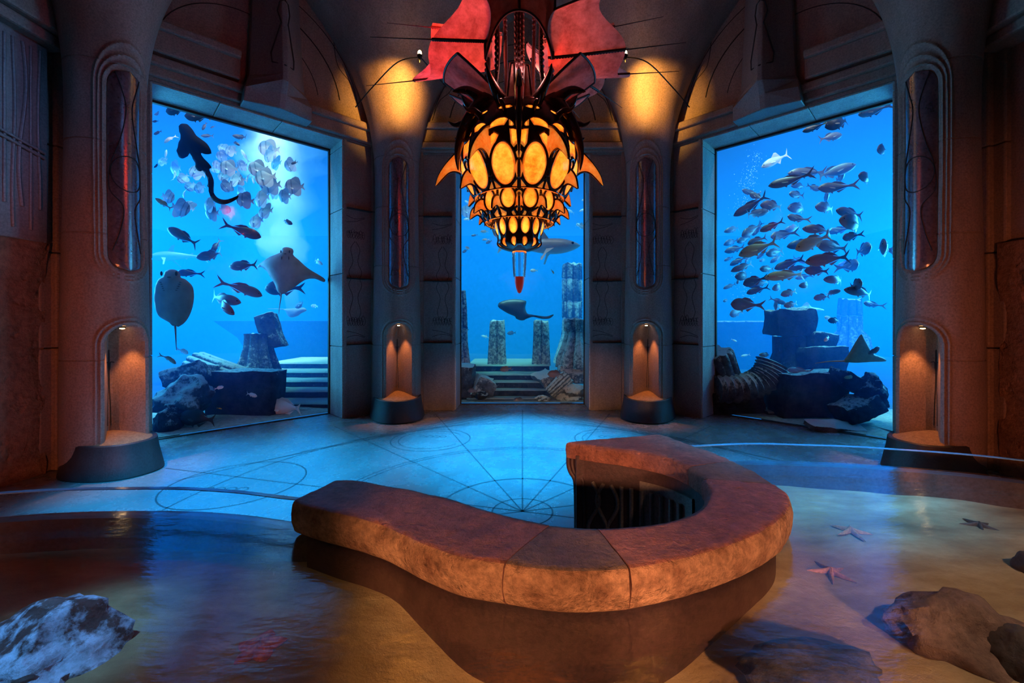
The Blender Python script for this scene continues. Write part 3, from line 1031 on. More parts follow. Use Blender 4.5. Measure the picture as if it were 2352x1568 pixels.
# ------------------------------------------------------------------ rocks and starfish in the pool
def rock(name, c, r, seed, mats, rough=.22, sub=4, rz=0.0, flat=0.0, facets=0):
    bm = bmesh.new()
    bmesh.ops.create_icosphere(bm, subdivisions=sub, radius=1)
    rnd = random.Random(seed)
    planes = []
    for k in range(facets):
        v = Vector((rnd.uniform(-1, 1), rnd.uniform(-1, 1), rnd.uniform(-.6, 1))).normalized()
        planes.append((v, rnd.uniform(.62, .86)))
    for v in bm.verts:
        p = v.co.copy()
        for (n, d) in planes:
            s = p.dot(n)
            if s > d: p -= n * (s - d)
        q = p * 1.3 + Vector((seed * 3.1, seed * 1.7, 0))
        p *= 1 + rough * noise.fractal(q, .9, 2.1, 5)
        v.co = Vector((p.x * r[0], p.y * r[1], p.z * r[2]))
    me = bpy.data.meshes.new(name); bm.to_mesh(me); bm.free()
    for m in mats: me.materials.append(m)
    me.shade_smooth(); me.set_sharp_from_angle(angle=R(50))
    o = bpy.data.objects.new(name, me); COL.objects.link(o)
    o.location = c; o.rotation_euler = (0, 0, rz)
    return o
M_ROCKPALE = stone('pale blue lit mottled rock', (0.10, 0.06, 0.06), (0.55, 0.68, 0.90), 7, 25, .5, .6, .4, .03)  # blue window light on the rock is put into its colour
for _e, _q in zip(M_ROCKPALE.node_tree.nodes['Color Ramp'].color_ramp.elements, (.44, .54)): _e.position = _q
M_ROCKBROWN = stone('brown layered rock', (0.16, 0.095, 0.075), (0.34, 0.22, 0.17), 4, 18, .7, .7, .4, .04, stretch=(1, 1, 3))
M_ROCKDARK = stone('dark slate rock', (0.05, 0.045, 0.045), (0.13, 0.11, 0.10), 4, 20, .5, .6, .4, .03)
q = pxz(90, 1470, .52); tag(rock('rock', (q.x, q.y, .44), (.33, .24, .20), 3, [M_ROCKPALE], .3, facets=5), 'pale blue lit mottled rock in the pool below the left acrylic barrier', 'rock')
q = pxz(2235, 1430, .50); tag(rock('rock', (q.x, q.y, .44), (.34, .22, .17), 5, [M_ROCKBROWN], .3, facets=6, rz=.2), 'large brown layered rock in the pool right of the counter', 'rock')
q = pxz(2345, 1490, .50); tag(rock('rock', (q.x, q.y, .44), (.14, .14, .15), 8, [M_ROCKDARK], .25), 'small dark rock leaning in front of the large brown rock', 'rock')
q = pxz(1870, 1540, .42); tag(rock('rock', (q.x, q.y, .40), (.30, .17, .10), 11, [M_ROCKDARK], .25), 'low grey rock on the sand close to the rounded end of the counter', 'rock')
q = pxz(2338, 1300, .45); tag(rock('rock', (q.x + .1, q.y, .44), (.09, .08, .10), 13, [M_ROCKDARK], .2), 'small black stone behind the large brown rock', 'rock')

def starfish(name, c, size, arm_w, rz, mats, fat=.16):
    b = MB()
    n = 100
    rings = []
    for f in (1.0, .96, .86, .7, .5, .3, .12, 0):
        row = []
        for k in range(n):
            a = 2 * PI * k / n
            ph = abs(((a / (2 * PI) * 5) % 1) - .5) * 2      # 1 at the arm tip
            rr = fat + (1 - fat) * ph ** arm_w
            rr *= size
            z = .035 * size / .12 * (1 - f ** 2) * (.35 + .65 * (1 - ph ** 2 * .6)) + .003
            row.append((rr * f * math.cos(a), rr * f * math.sin(a), z))
        rings.append(row)
    base = [(p[0], p[1], 0) for p in rings[0]]
    b.grid([base] + rings, 0, close_v=True)
    o = b.build(name, mats, smooth=60)
    o.location = c; o.rotation_euler = (0, 0, rz)
    return o
M_STAR1 = plain('tan starfish skin', (.50, .22, .08), .7, scale=60, var=.4)
M_STAR2 = plain('dark grey starfish skin', (.06, .05, .04), .7, scale=60, var=.4)
M_STAR3 = plain('red orange starfish skin', (.75, .13, .012), .6, scale=40, var=.5)
for (x, y, s, aw, rz, m, fat, lab) in (
        (1954, 1219, 38, 2.6, .95, M_STAR1, .20, 'tan starfish on the sand, the one nearer the windows of the tan pair'),
        (1908, 1302, 43, 2.6, .40, M_STAR1, .20, 'tan starfish on the sand beside the rounded end of the counter'),
        (2249, 1195, 33, 2.6, .32, M_STAR2, .20, 'dark grey starfish on the sand behind the large brown rock'),
        (597, 1472, 50, 1.0, .45, M_STAR3, .62, 'red orange cushion starfish on the sand left of the counter')):
    q = pxz(x, y, .44)
    zz = sand_z(q.x, q.y)
    st = starfish('starfish', (q.x, q.y, zz + .004), s / FPX * q.y * 1.12, aw, rz, [m], fat)
    tag(st, lab, 'starfish', 'starfish in the pool')

# ------------------------------------------------------------------ lagoon: water, surface, sand
def tank_water_material():
    m = bpy.data.materials.new('blue lagoon water'); m.use_nodes = True
    t = m.node_tree; t.nodes.clear()
    out = t.nodes.new('ShaderNodeOutputMaterial')
    sc = t.nodes.new('ShaderNodeVolumeScatter')
    sc.inputs['Color'].default_value = (0.01, 0.30, 1.0, 1); sc.inputs['Density'].default_value = 0.12
    ab = t.nodes.new('ShaderNodeVolumeAbsorption')
    ab.inputs['Color'].default_value = (0.25, 0.78, 0.98, 1); ab.inputs['Density'].default_value = 0.085
    ad = t.nodes.new('ShaderNodeAddShader')
    t.links.new(sc.outputs[0], ad.inputs[0]); t.links.new(ab.outputs[0], ad.inputs[1]); t.links.new(ad.outputs[0], out.inputs['Volume'])
    return m
b = MB()
o8 = octa(7.21)
b.prism([(-18.85, 3.4), (-7.55, 3.4), (-7.55, 5.98), (-6.655, 5.98)] + o8[1:3] + [(6.655, 5.98), (7.55, 5.98), (7.55, 3.4), (18.85, 3.4), (18.85, 23.55), (-18.85, 23.55)], .0, 6.6)
tw = b.build('lagoon_water', [tank_water_material()])
tag(tw, 'clear blue aquarium water behind the three windows', 'water', kind='stuff')

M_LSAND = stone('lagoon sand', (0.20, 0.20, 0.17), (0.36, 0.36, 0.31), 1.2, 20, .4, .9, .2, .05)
b = MB(); P = []
for i in range(90):
    row = []
    for j in range(60):
        x = -18.9 + 37.8 * i / 89; y = 3.6 + 20.3 * j / 59
        row.append((x, y, .03 + .05 * noise.noise(Vector((x * .7, y * .7, 0)))))
    P.append(row)
# keep only the ground beyond the window planes; pale sand near the panes, its fade into haze painted dark further out
def beyond(p):
    q = Vector((p[0] - CEN.x, p[1] - CEN.y))
    return max(q.y, (q.x + q.y) * .7071, (-q.x + q.y) * .7071)
M_LFADE = stone('lagoon bottom faded dark', (0.02, 0.05, 0.09), (0.04, 0.09, 0.14), 1.2, 12, .4, .9, .1, .05)
b2 = MB(); b2.grid(P, 0)
ds = [[beyond(b2.v[i]) for i in f] for f in b2.f]
keep = [min(d) > 7.55 for d in ds]
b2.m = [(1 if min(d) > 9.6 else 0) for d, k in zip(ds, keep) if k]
b2.f = [f for f, k in zip(b2.f, keep) if k]
# even strip of sand along the foot of the panes
rings = []
for d in (7.19, 7.4, 7.6, 7.8, 8.1, 8.4):
    o_ = octa(d)
    pl = [Vector((o_[0][0] - .4, o_[0][1] - .4 - .4 * 0, 0))] + [Vector((q[0], q[1], 0)) for q in o_] + [Vector((o_[3][0] + .4, o_[3][1] - .4, 0))]
    row = []
    for a_, c_ in zip(pl, pl[1:]):
        for k_ in range(14):
            q = a_.lerp(c_, k_ / 14)
            row.append((q.x, q.y, .022 + (d - 7.19) * .03 + .012 * noise.noise(Vector((q.x * 2, q.y * 2, d)))))
    rings.append(row)
b2.grid(rings, 0)
ls = b2.build('lagoon_ground', [M_LSAND, M_LFADE], smooth=180)
tag(ls, 'sand ground of the lagoon behind the windows', 'sand', kind='structure')
M_LBACK = stone('painted lagoon wall', (0.03, 0.16, 0.34), (0.05, 0.22, 0.42), .5, 6, .2, .9, .1)
b = MB(); b.box((-19, 23.6, 0), (19, 24, 6.6)); b.box((-19.2, 3, 0), (-18.9, 24, 6.6)); b.box((18.9, 3, 0), (19.2, 24, 6.6))
tag(b.build('wall_lagoon', [M_LBACK]), 'blue painted wall at the far end of the lagoon', 'wall', kind='structure')

# ------------------------------------------------------------------ chandelier
CHX, CHY = -.03, 4.2
chand = empty('chandelier', (CHX, CHY, 0))
tag(chand, 'huge amber and dark brown spiked chandelier with red hide sails hanging over the floor', 'chandelier')

def amber_material():
    m = bpy.data.materials.new('amber resin skin'); m.use_nodes = True
    t = m.node_tree; t.nodes.clear()
    out = t.nodes.new('ShaderNodeOutputMaterial')
    n = noise_node(t, 7, 9, .72)
    r = ramp(t, n.outputs['Fac'], [(.30, (.42, .05, .003)), (.44, (.92, .20, .016)), (.62, (1.0, .36, .06)), (.74, (1.0, .55, .16))])
    tl = t.nodes.new('ShaderNodeBsdfTranslucent'); gl = t.nodes.new('ShaderNodeBsdfGlossy'); em = t.nodes.new('ShaderNodeEmission')
    t.links.new(r.outputs['Color'], tl.inputs['Color']); t.links.new(r.outputs['Color'], em.inputs['Color'])
    em.inputs['Strength'].default_value = .50
    gl.inputs['Roughness'].default_value = .22
    n2 = noise_node(t, 26, 5, .6)
    bp = t.nodes.new('ShaderNodeBump'); bp.inputs['Strength'].default_value = .5; bp.inputs['Distance'].default_value = .02
    t.links.new(n2.outputs['Fac'], bp.inputs['Height']); t.links.new(bp.outputs['Normal'], gl.inputs['Normal'])
    mx = t.nodes.new('ShaderNodeMixShader'); mx.inputs[0].default_value = .06
    ad = t.nodes.new('ShaderNodeAddShader')
    t.links.new(tl.outputs[0], mx.inputs[1]); t.links.new(gl.outputs[0], mx.inputs[2])
    t.links.new(mx.outputs[0], ad.inputs[0]); t.links.new(em.outputs[0], ad.inputs[1]); t.links.new(ad.outputs[0], out.inputs['Surface'])
    return m
M_AMBER = amber_material()
M_HORN = plain('glossy dark brown resin frame', (.045, .010, .006), .22, spec=.7, var=.4, scale=6)
def hide_material(name, c1, c2, tr=.55):
    m = bpy.data.materials.new(name); m.use_nodes = True
    t = m.node_tree; t.nodes.clear()
    out = t.nodes.new('ShaderNodeOutputMaterial')
    n = noise_node(t, 6, 9, .75)
    r = ramp(t, n.outputs['Fac'], [(.36, c1), (.64, c2)])
    df = t.nodes.new('ShaderNodeBsdfDiffuse'); tl = t.nodes.new('ShaderNodeBsdfTranslucent')
    t.links.new(r.outputs['Color'], df.inputs['Color']); t.links.new(r.outputs['Color'], tl.inputs['Color'])
    n3 = noise_node(t, 30, 5, .7)
    bp = t.nodes.new('ShaderNodeBump'); bp.inputs['Strength'].default_value = .4; bp.inputs['Distance'].default_value = .015
    t.links.new(n3.outputs['Fac'], bp.inputs['Height']); t.links.new(bp.outputs['Normal'], df.inputs['Normal'])
    mx = t.nodes.new('ShaderNodeMixShader'); mx.inputs[0].default_value = tr
    t.links.new(df.outputs[0], mx.inputs[1]); t.links.new(tl.outputs[0], mx.inputs[2]); t.links.new(mx.outputs[0], out.inputs['Surface'])
    return m
M_HIDE = hide_material('stretched hide', (.30, .13, .11), (.64, .36, .31), .5)
M_HIDE_DARK = hide_material('brown hide', (.12, .055, .04), (.26, .14, .10), .12)
M_CORD = plain('dark red lashing', (.035, .008, .010), .6, var=.5, scale=40)

def seg_sd(px_, pz_, a, b_):
    ax, az = a; bx, bz = b_
    dx, dz = bx - ax, bz - az
    t = max(0, min(1, ((px_ - ax) * dx + (pz_ - az) * dz) / (dx * dx + dz * dz)))
    return math.hypot(px_ - ax - dx * t, pz_ - az - dz * t), t

NS = 12
HALF = R(180 / NS)
TIERS = [
    dict(prof=[(3.99, .10), (3.96, .30), (3.88, .40), (3.75, .49), (3.60, .55), (3.45, .572), (3.30, .55), (3.18, .49), (3.08, .43)], oc=3.275, oa=.108, ob=.165, ring=.026, seam=.012, top=3.56, bot=3.10),
    dict(prof=[(3.16, .395), (3.06, .395), (2.97, .385), (2.90, .36), (2.85, .33)], oc=3.015, oa=.064, ob=.088, ring=.020, seam=.011, top=3.3, bot=2.885),
    dict(prof=[(2.94, .215), (2.88, .236), (2.80, .228), (2.72, .208), (2.68, .205), (2.65, .21), (2.62, .185), (2.59, .11), (2.58, .05)], oc=2.80, oa=.042, ob=.075, ring=.016, seam=.013, top=2.93, bot=2.715),
]
def tier_r(T, z): return cinterp(-z, [(-a, b_) for a, b_ in T['prof']])
def build_tier(ti, T):
    K = 40
    zt, zb = T['prof'][0][0], T['prof'][-1][0]
    nz = int((zt - zb) / .008) + 1
    zs = [zt + (zb - zt) * i / nz for i in range(nz + 1)]
    shell = MB(); frame = MB()
    PS = []; PF = []
    oc, oa, ob, ring, seam = T['oc'], T['oa'], T['ob'], T['ring'], T['seam']
    topz, lowz = oc + ob, oc - ob
    for z in zs:
        r = tier_r(T, z)
        rowS = []; rowF = []
        hw = HALF * r
        for s in range(NS * K):
            sec = s // K
            u = ((s % K) / K - .5) * 2 * hw
            if sec % 2: u = -u                      # mirrored pairs
            us = hw - abs(u)                        # distance from the nearer seam
            even = u > 0                            # seam with a tusk on this side
            ew = oa * (1 - .12 * max(0, (z - oc) / ob))
            rad = math.hypot(u / ew, (z - oc) / ob)
            e = (rad - 1) * oa
            if rad > 1e-6:
                gx, gz = u / ew ** 2, (z - oc) / ob ** 2
                e = (rad - 1) * rad / max(1e-6, math.hypot(gx, gz))
            F = ring / 2 - abs(e - ring / 2)
            out = e > ring * .5
            if out:
                if ti == 0:
                    # leaning fang above the pane
                    if z > topz - .05:
                        w = interp(z, [(topz - .05, .085), (topz + .05, .055), (topz + .15, .022), (topz + .22, .0)])
                        c = interp(z, [(topz - .05, 0), (topz + .22, -.05)])
                        F = max(F, w - abs(u - c))
                    # seam line under the tusk
                    if even: F = max(F, seam * (1.0 if z < 3.36 else 1.6) - us)
                    else:
                        # teardrop loops beside the thorn seams
                        q = math.hypot((us - .0) / .075, (z - 3.20) / .19)
                        if z > 3.12: F = max(F, .011 - abs(q - 1) * .075)
                    # crown band with kidney shaped openings
                    lim = 3.545 - .10 * (max(0, us) / hw - .35) * (1 if even else -.3) - (.10 * max(0, 1 - us / .07) if even else 0)
                    k1 = math.hypot((u - .02) / .115, (z - 3.63 + .35 * (u - .02) ** 2 / .115) / .038) - 1
                    k2 = math.hypot((u - .0) / .065, (z - 3.79) / .022) - 1
                    if z > lim and k1 > 0 and k2 > 0: F = max(F, min(.02, (z - lim), k1 * .038, k2 * .022 + .004))
                elif ti == 1:
                    if z > topz - .03: F = max(F, interp(z, [(topz - .03, .05), (topz + .03, .02), (topz + .08, .012)]) - abs(u))
                    if even: F = max(F, seam - us)
                    else:
                        q = math.hypot(us / .055, (z - 2.98) / .11)
                        F = max(F, .009 - abs(q - 1) * .055)
                else:
                    F = max(F, seam + .02 * sst(2.80, 2.70, z) - us)
                    if z > topz - .02: F = max(F, .03 - abs(u))
                    if z > T['top'] - .03: F = max(F, z - T['top'] + .03)
                if ti < 2:
                    # tail of the pane down to a node and pointed arches up to the seams
                    if z < lowz + .03: F = max(F, seam * .9 + max(0, (lowz - z)) * .35 - abs(u))
                    zc = lowz - .035 + .10 * (abs(u) / hw) ** 1.4 * (ob / .165)
                    F = max(F, seam * .85 - abs(z - zc) * .8)
                    if z < zb + .012: F = max(F, .01)
                else:
                    leaf = math.hypot(u / .024, (z - 2.655) / .036) - 1
                    if z < T['bot'] and leaf > 0: F = max(F, min(.02, leaf * .02, T['bot'] - z + .004))
            h = max(-1, min(1, F / .010))
            h = h * (1.5 - .5 * h * h)
            rS = r; rF = r + .015 * h
            if rad < 1: rS += .014 * (1 - rad ** 2)
            t = 2 * PI * s / (NS * K)
            sx, sy = math.sin(t), -math.cos(t)
            rowS.append((rS * sx, rS * sy, z)); rowF.append((rF * sx, rF * sy, z))
        PS.append(rowS[::2]); PF.append(rowF)
    shell.grid(PS, 0, close_v=True); frame.grid(PF, 0, close_v=True)
    shell.build('amber_shade', [M_AMBER], chand, smooth=180)
    # open the frame where the panes lie
    deep = [math.hypot(p[0], p[1]) < tier_r(T, p[2]) - .0145 for p in frame.v]
    keep = [not all(deep[i] for i in f) for f in frame.f]
    frame.m = [mi for mi, k in zip(frame.m, keep) if k]; frame.f = [f for f, k in zip(frame.f, keep) if k]
    frame.build('ribbed_frame', [M_HORN], chand, smooth=180)
for ti, T in enumerate(TIERS): build_tier(ti, T)

def horn(pts, r0, flat=.55, name='horn', az=0.0, n=10):
    """tapered thorn; pts in (radial, z) bent in the plane of azimuth az, flattened sideways"""
    P3 = smooth_path([(p[0], p[1], 0) for p in pts], 6)
    b = MB(); P = []
    L = len(P3)
    for i, p in enumerate(P3):
        f = i / (L - 1)
        d = (P3[min(i + 1, L - 1)] - P3[max(i - 1, 0)]).normalized()
        nn = Vector((-d.y, d.x))
        r = r0 * ((1 - f) ** .75 + .02)
        row = []
        for k in range(n):
            a = 2 * PI * k / n
            e, s = math.cos(a) * r, math.sin(a) * r * flat
            rad, z = p.x + nn.x * e, p.y + nn.y * e
            row.append((rad * math.sin(az) + s * math.cos(az), -rad * math.cos(az) + s * math.sin(az), z))
        P.append(row)
    b.grid(P, 0, close_v=True)
    b.add(P[0], [tuple(range(n))]); b.add(P[-1], [tuple(range(n))])
    return b.build(name, [M_HORN], chand, smooth=180)

def blade(up, lo, az, name='skirt_thorn', th=.016, rim=.015):
    """amber web stretched between two dark edges that meet in a hooked tip"""
    U = smooth_path([(p[0], p[1], 0) for p in up], 7); W = smooth_path([(p[0], p[1], 0) for p in lo], 7)
    ca, sa = math.cos(az), math.sin(az)
    def w(p, s=0): return (p[0] * sa + s * ca, -p[0] * ca + s * sa, p[1])
    b = MB()
    n = min(len(U), len(W))
    for s in (-1, 1):
        P = []
        for i in range(n):
            a, c = U[i], W[i]
            P.append([w(a.lerp(c, j / 6), s * (th + .03 * (1 - i / n) * math.sin(PI * j / 6))) for j in range(7)])
        b.grid(P, 0)
    o = b.build(name, [M_AMBER], chand, smooth=180)
    for E in (U, W):
        b = MB(); L = len(E)
        b.tube([w(p) for p in E], [rim * (1.5 - .9 * i / (L - 1)) for i in range(L)], 8)
        b.build('dark_edge', [M_HORN], o, smooth=180)
    return o

for k in range(6):
    az, ao = R(60 * k), R(60 * k + 30)
    # tusks sweeping down over the dome
    horn([(.26, 4.06), (.40, 3.96), (.54, 3.76), (.625, 3.56), (.655, 3.40), (.645, 3.27)], .085, .62, 'tusk', az)
    # skirt thorns with amber webs
    blade([(.52, 3.62), (.62, 3.56), (.73, 3.44), (.80, 3.33), (.83, 3.23)], [(.50, 3.18), (.53, 3.29), (.60, 3.365), (.70, 3.36), (.825, 3.232)], ao)
    blade([(.47, 3.32), (.54, 3.30), (.60, 3.22), (.625, 3.11)], [(.42, 3.08), (.47, 3.14), (.53, 3.17), (.62, 3.112)], az)
for k in range(12):
    az = R(30 * k)
    # crown horns
    horn([(.30, 3.93), (.40, 3.97), (.51, 4.05), (.575, 4.15)] if k % 2 else [(.30, 3.96), (.42, 3.99), (.56, 4.03), (.70, 3.98)], .095, .5, 'crown_horn', az)
    horn([(.47, 3.74), (.56, 3.78), (.64, 3.76), (.70, 3.79)], .045, .45, 'crown_horn', R(30 * k + 15))
    blade([(.37, 3.04), (.43, 3.03), (.475, 2.98), (.49, 2.90)], [(.345, 2.88), (.375, 2.92), (.42, 2.945), (.487, 2.902)], az, 'hem_thorn', .010, .012)
    horn([(.21, 2.93), (.28, 2.93), (.33, 2.89), (.345, 2.83)], .034, .5, 'hem_thorn', az)

# glass finial
def glass_material():
    m, t, b, out = nt('clear glass finial')
    b.inputs['Base Color'].default_value = (.95, .97, 1, 1)
    b.inputs['Transmission Weight'].default_value = 1.0
    b.inputs['Roughness'].default_value = .03
    b.inputs['IOR'].default_value = 1.35
    return m
b = MB()
n = 12
P = []
for (r, z) in ((.060, 2.60), (.062, 2.56), (.058, 2.45), (.050, 2.33)):
    P.append([(r * (1 + .16 * math.cos(k / 48 * 2 * PI * 6)) * math.cos(k / 48 * 2 * PI), r * (1 + .16 * math.cos(k / 48 * 2 * PI * 6)) * math.sin(k / 48 * 2 * PI), z) for k in range(48)])
b.grid(P, 0, close_v=True)
b.build('glass_finial', [glass_material()], chand, smooth=180)
b = MB(); b.lathe([(.050, 2.33), (.046, 2.28), (.034, 2.22), (.018, 2.175), (.002, 2.165)], 32)
b.build('red_finial_tip', [plain('frosted red glass tip', (.55, .05, .04), .3, spec=.6, emit=(1, .06, .04), es=.12)], chand, smooth=180)

# ---- sails of stretched hide above the lamp
def sheet_part(name, F, nu, nv, mat, th=.010, parent=chand):
    """F(u, v) -> point; given a real thickness"""
    b = MB()
    P = [[Vector(F(i / nu, j / nv)) for j in range(nv + 1)] for i in range(nu + 1)]
    Nn = [[None] * (nv + 1) for _ in range(nu + 1)]
    for i in range(nu + 1):
        for j in range(nv + 1):
            du = P[min(i + 1, nu)][j] - P[max(i - 1, 0)][j]; dv = P[i][min(j + 1, nv)] - P[i][max(j - 1, 0)]
            nn = du.cross(dv)
            Nn[i][j] = nn.normalized() if nn.length > 1e-9 else Vector((0, 0, 1))
    b.grid(P, 0)
    return b.build(name, [mat], parent, smooth=60)

def cone_sail(base, tipc, r0, r1, a0, a1, up, flare=.0, skew=.0, name='sail', mat=None):
    base, tipc, up = Vector(base), Vector(tipc), Vector(up)
    ax = (tipc - base).normalized()
    e1 = (up - ax * up.dot(ax)).normalized(); e2 = ax.cross(e1)
    def F(u, v):
        a = R(a0 + (a1 - a0) * u)
        r = r0 + (r1 - r0) * v ** .8
        p = base.lerp(tipc, v) + (e1 * math.cos(a) + e2 * math.sin(a)) * r
        p += ax * v * (flare * math.sin(a) - skew * math.cos(a) + .07 * math.cos(6 * PI * u))
        return p
    s = sheet_part(name, F, 36, 18, mat or M_HIDE)
    # lashed ribs and spars
    for u in (0.02, .36, .68, .98):
        b = MB(); b.tube([F(u, v) + Vector((0, -.006, 0)) for v in np.linspace(0, 1, 14)], .013, 6)
        p1, p0 = F(u, 1.0), F(u, .7)
        d = (p1 - p0).normalized()
        b.tube([p1, p1 + d * .55], [.006, .003], 5)
        for v in np.linspace(.04, .98, 26):
            q = F(u, v); b.ball((q.x, q.y, q.z), .017, 5, 4)
        b.build('lashed_rib', [M_CORD], chand, smooth=60)
    return s

cone_sail((-.22, 0, 4.70), (-.82, .05, 4.78), .26, .44, 45, 318, (0, 0, 1), .27, .10)
cone_sail((.24, 0, 4.60), (.93, 0, 4.72), .26, .38, 40, 320, (0, 0, 1), -.13, .05)
cone_sail((.20, .55, 5.0), (.75, 1.25, 5.15), .16, .42, 60, 300, (0, 0, 1), .0)
# front dark hide with an arched lower edge
def front(u, v):
    a = R(-62 + 124 * u)
    arch = 4.70 - .33 * abs(2 * u - 1) ** 2.2
    z = arch + (5.45 - arch) * v
    rr = .36 + .05 * v
    return (rr * math.sin(a), -rr * math.cos(a) - .02, z)
sheet_part('front_sail', front, 30, 16, M_HIDE_DARK)
for u in (0.0, .5, 1.0):
    b = MB(); b.tube([Vector(front(u, v)) + Vector((0, -.01, 0)) for v in np.linspace(0, 1, 16)], .014, 6); b.build('lashed_rib', [M_CORD], chand, smooth=60)
b = MB(); b.tube([Vector(front(u, 0)) + Vector((0, -.006, -.004)) for u in np.linspace(0, 1, 40)], .013, 6); b.build('lashed_hem', [M_CORD], chand, smooth=60)
# petals round the neck
for az, w, hi in ((-66, 30, 4.50), (66, 30, 4.46), (-120, 26, 4.5), (120, 26, 4.5), (180, 26, 4.5), (-22, 13, 4.36), (25, 12, 4.34)):
    inner = abs(az) < 40
    def petal(u, v, az=az, w=w, hi=hi, inner=inner):
        a = R(az + (2 * u - 1) * w * (1 - .35 * v if not inner else 1 - .5 * v))
        r = (.32 + .42 * v) if not inner else .20 - .03 * v
        z = 4.02 + ((hi if inner else 4.23) - 4.02) * v ** (1.0 if inner else 1.2)
        return (r * math.sin(a), -r * math.cos(a), z)
    sheet_part('petal', petal, 12, 10, M_HIDE)
    b = MB()
    for u in (0, 1): b.tube([petal(u, v) for v in np.linspace(0, 1, 10)], .012, 6)
    b.tube([petal(u, 1) for u in np.linspace(0, 1, 8)], .010, 6)
    b.build('lashed_hem', [M_CORD], chand, smooth=60)
# neck cage of struts and the core rod up to the ceiling
for k, (a, r) in enumerate(((-40, .33), (40, .33), (-75, .33), (75, .33), (150, .3), (-150, .3), (0, .10), (12, .14), (-15, .12))):
    a = R(a); b = MB()
    b.tube(smooth_path([(r * 1.1 * math.sin(a), -r * 1.1 * math.cos(a), 4.02), (r * .95 * math.sin(a), -r * .95 * math.cos(a), 4.4), (r * 1.1 * math.sin(a), -r * 1.1 * math.cos(a), 5.4)], 6), .022 if k < 6 else .016, 7)
    for z in np.linspace(4.1, 5.3, 22):
        b.ball((r * math.sin(a), -r * math.cos(a), z), .024, 5, 4)
    b.build('lashed_strut', [M_CORD], chand, smooth=60)
b = MB(); b.tube([(0, 0, 4.0), (0, 0, TOP - .1)], .05, 10); b.build('hanging_rod', [M_IRON], chand, smooth=60)
b = MB(); b.ball((0, 0, 4.34), (.05, .05, .09), 14, 10); b.build('white_bulb', [plain('pale pink bulb', (1, .8, .8), .4, emit=(1, .75, .75), es=9)], chand, smooth=180)

lamp('red_sail_light', 'POINT', (CHX - .84, CHY + .26, 4.90), None, 40, (1.0, .035, .015), shadow_soft_size=.14)
lamp('sail_light', 'POINT', (CHX - .45, CHY + .05, 4.80), None, 7, (1.0, .20, .13), shadow_soft_size=.05)
lamp('sail_light', 'POINT', (CHX + .50, CHY + .05, 4.68), None, 8, (1.0, .18, .12), shadow_soft_size=.05)
lamp('red_sail_light', 'POINT', (CHX + .28, CHY - .12, 4.52), None, 4, (1.0, .035, .015), shadow_soft_size=.03)
lamp('neck_light', 'POINT', (CHX, CHY - .16, 4.30), None, 4, (1.0, .40, .36), shadow_soft_size=.05)
lamp('neck_light', 'POINT', (CHX + .3, CHY + .8, 4.9), None, 20, (1.0, .2, .15), shadow_soft_size=.05)
for _z, _e in ((3.48, 26), (3.02, 9), (2.79, 4)):
    lamp('shade_bulb', 'POINT', (CHX, CHY, _z), None, _e, (1.0, .52, .20), shadow_soft_size=.08)

# ------------------------------------------------------------------ sunken ruins
def crust_top_lit(name, dark, mid, light, scale, cover):
    """dark stone with pale growth and painted top light where the surface faces up"""
    m, t, b, out = nt(name)
    n1 = noise_node(t, scale, 9, .72)
    r = ramp(t, n1.outputs['Fac'], [(.35, dark), (.62, mid)])
    n2 = noise_node(t, scale * 2.6, 9, .75)
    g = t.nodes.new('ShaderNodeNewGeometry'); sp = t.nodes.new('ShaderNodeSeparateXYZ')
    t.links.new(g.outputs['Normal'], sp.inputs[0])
    ma = t.nodes.new('ShaderNodeMath'); ma.operation = 'MULTIPLY_ADD'; ma.inputs[1].default_value = .34  # upward faces paler: growth, plus light from above put into the colour
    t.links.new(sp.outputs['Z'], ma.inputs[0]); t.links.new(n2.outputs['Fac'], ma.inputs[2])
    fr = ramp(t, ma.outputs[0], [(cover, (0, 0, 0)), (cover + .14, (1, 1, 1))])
    mx = t.nodes.new('ShaderNodeMixRGB')
    t.links.new(fr.outputs['Color'], mx.inputs[0]); t.links.new(r.outputs['Color'], mx.inputs[1]); mx.inputs[2].default_value = (*light, 1)
    t.links.new(mx.outputs[0], b.inputs['Base Color'])
    n3 = noise_node(t, 11, 8, .75)
    bp = t.nodes.new('ShaderNodeBump'); bp.inputs['Strength'].default_value = 1.0; bp.inputs['Distance'].default_value = .07
    t.links.new(n3.outputs['Fac'], bp.inputs['Height']); t.links.new(bp.outputs['Normal'], b.inputs['Normal'])
    b.inputs['Roughness'].default_value = .95; b.inputs['Specular IOR Level'].default_value = .1
    return m
M_RUIN = crust_top_lit('encrusted ruin stone', (.03, .045, .06), (.11, .15, .17), (.50, .60, .57), 5.0, .58)
M_RUIN2 = crust_top_lit('dark encrusted stone', (.008, .014, .025), (.04, .055, .075), (.42, .52, .50), 5.0, .70)

M_PALE = crust_top_lit('pale encrusted stone', (.05, .075, .09), (.16, .22, .24), (.50, .62, .60), 5.0, .47)
M_STEP = crust_top_lit('dark encrusted step stone', (.012, .022, .03), (.05, .075, .09), (.26, .36, .36), 5.0, .56)  # darker stone with a dimmer pale crust

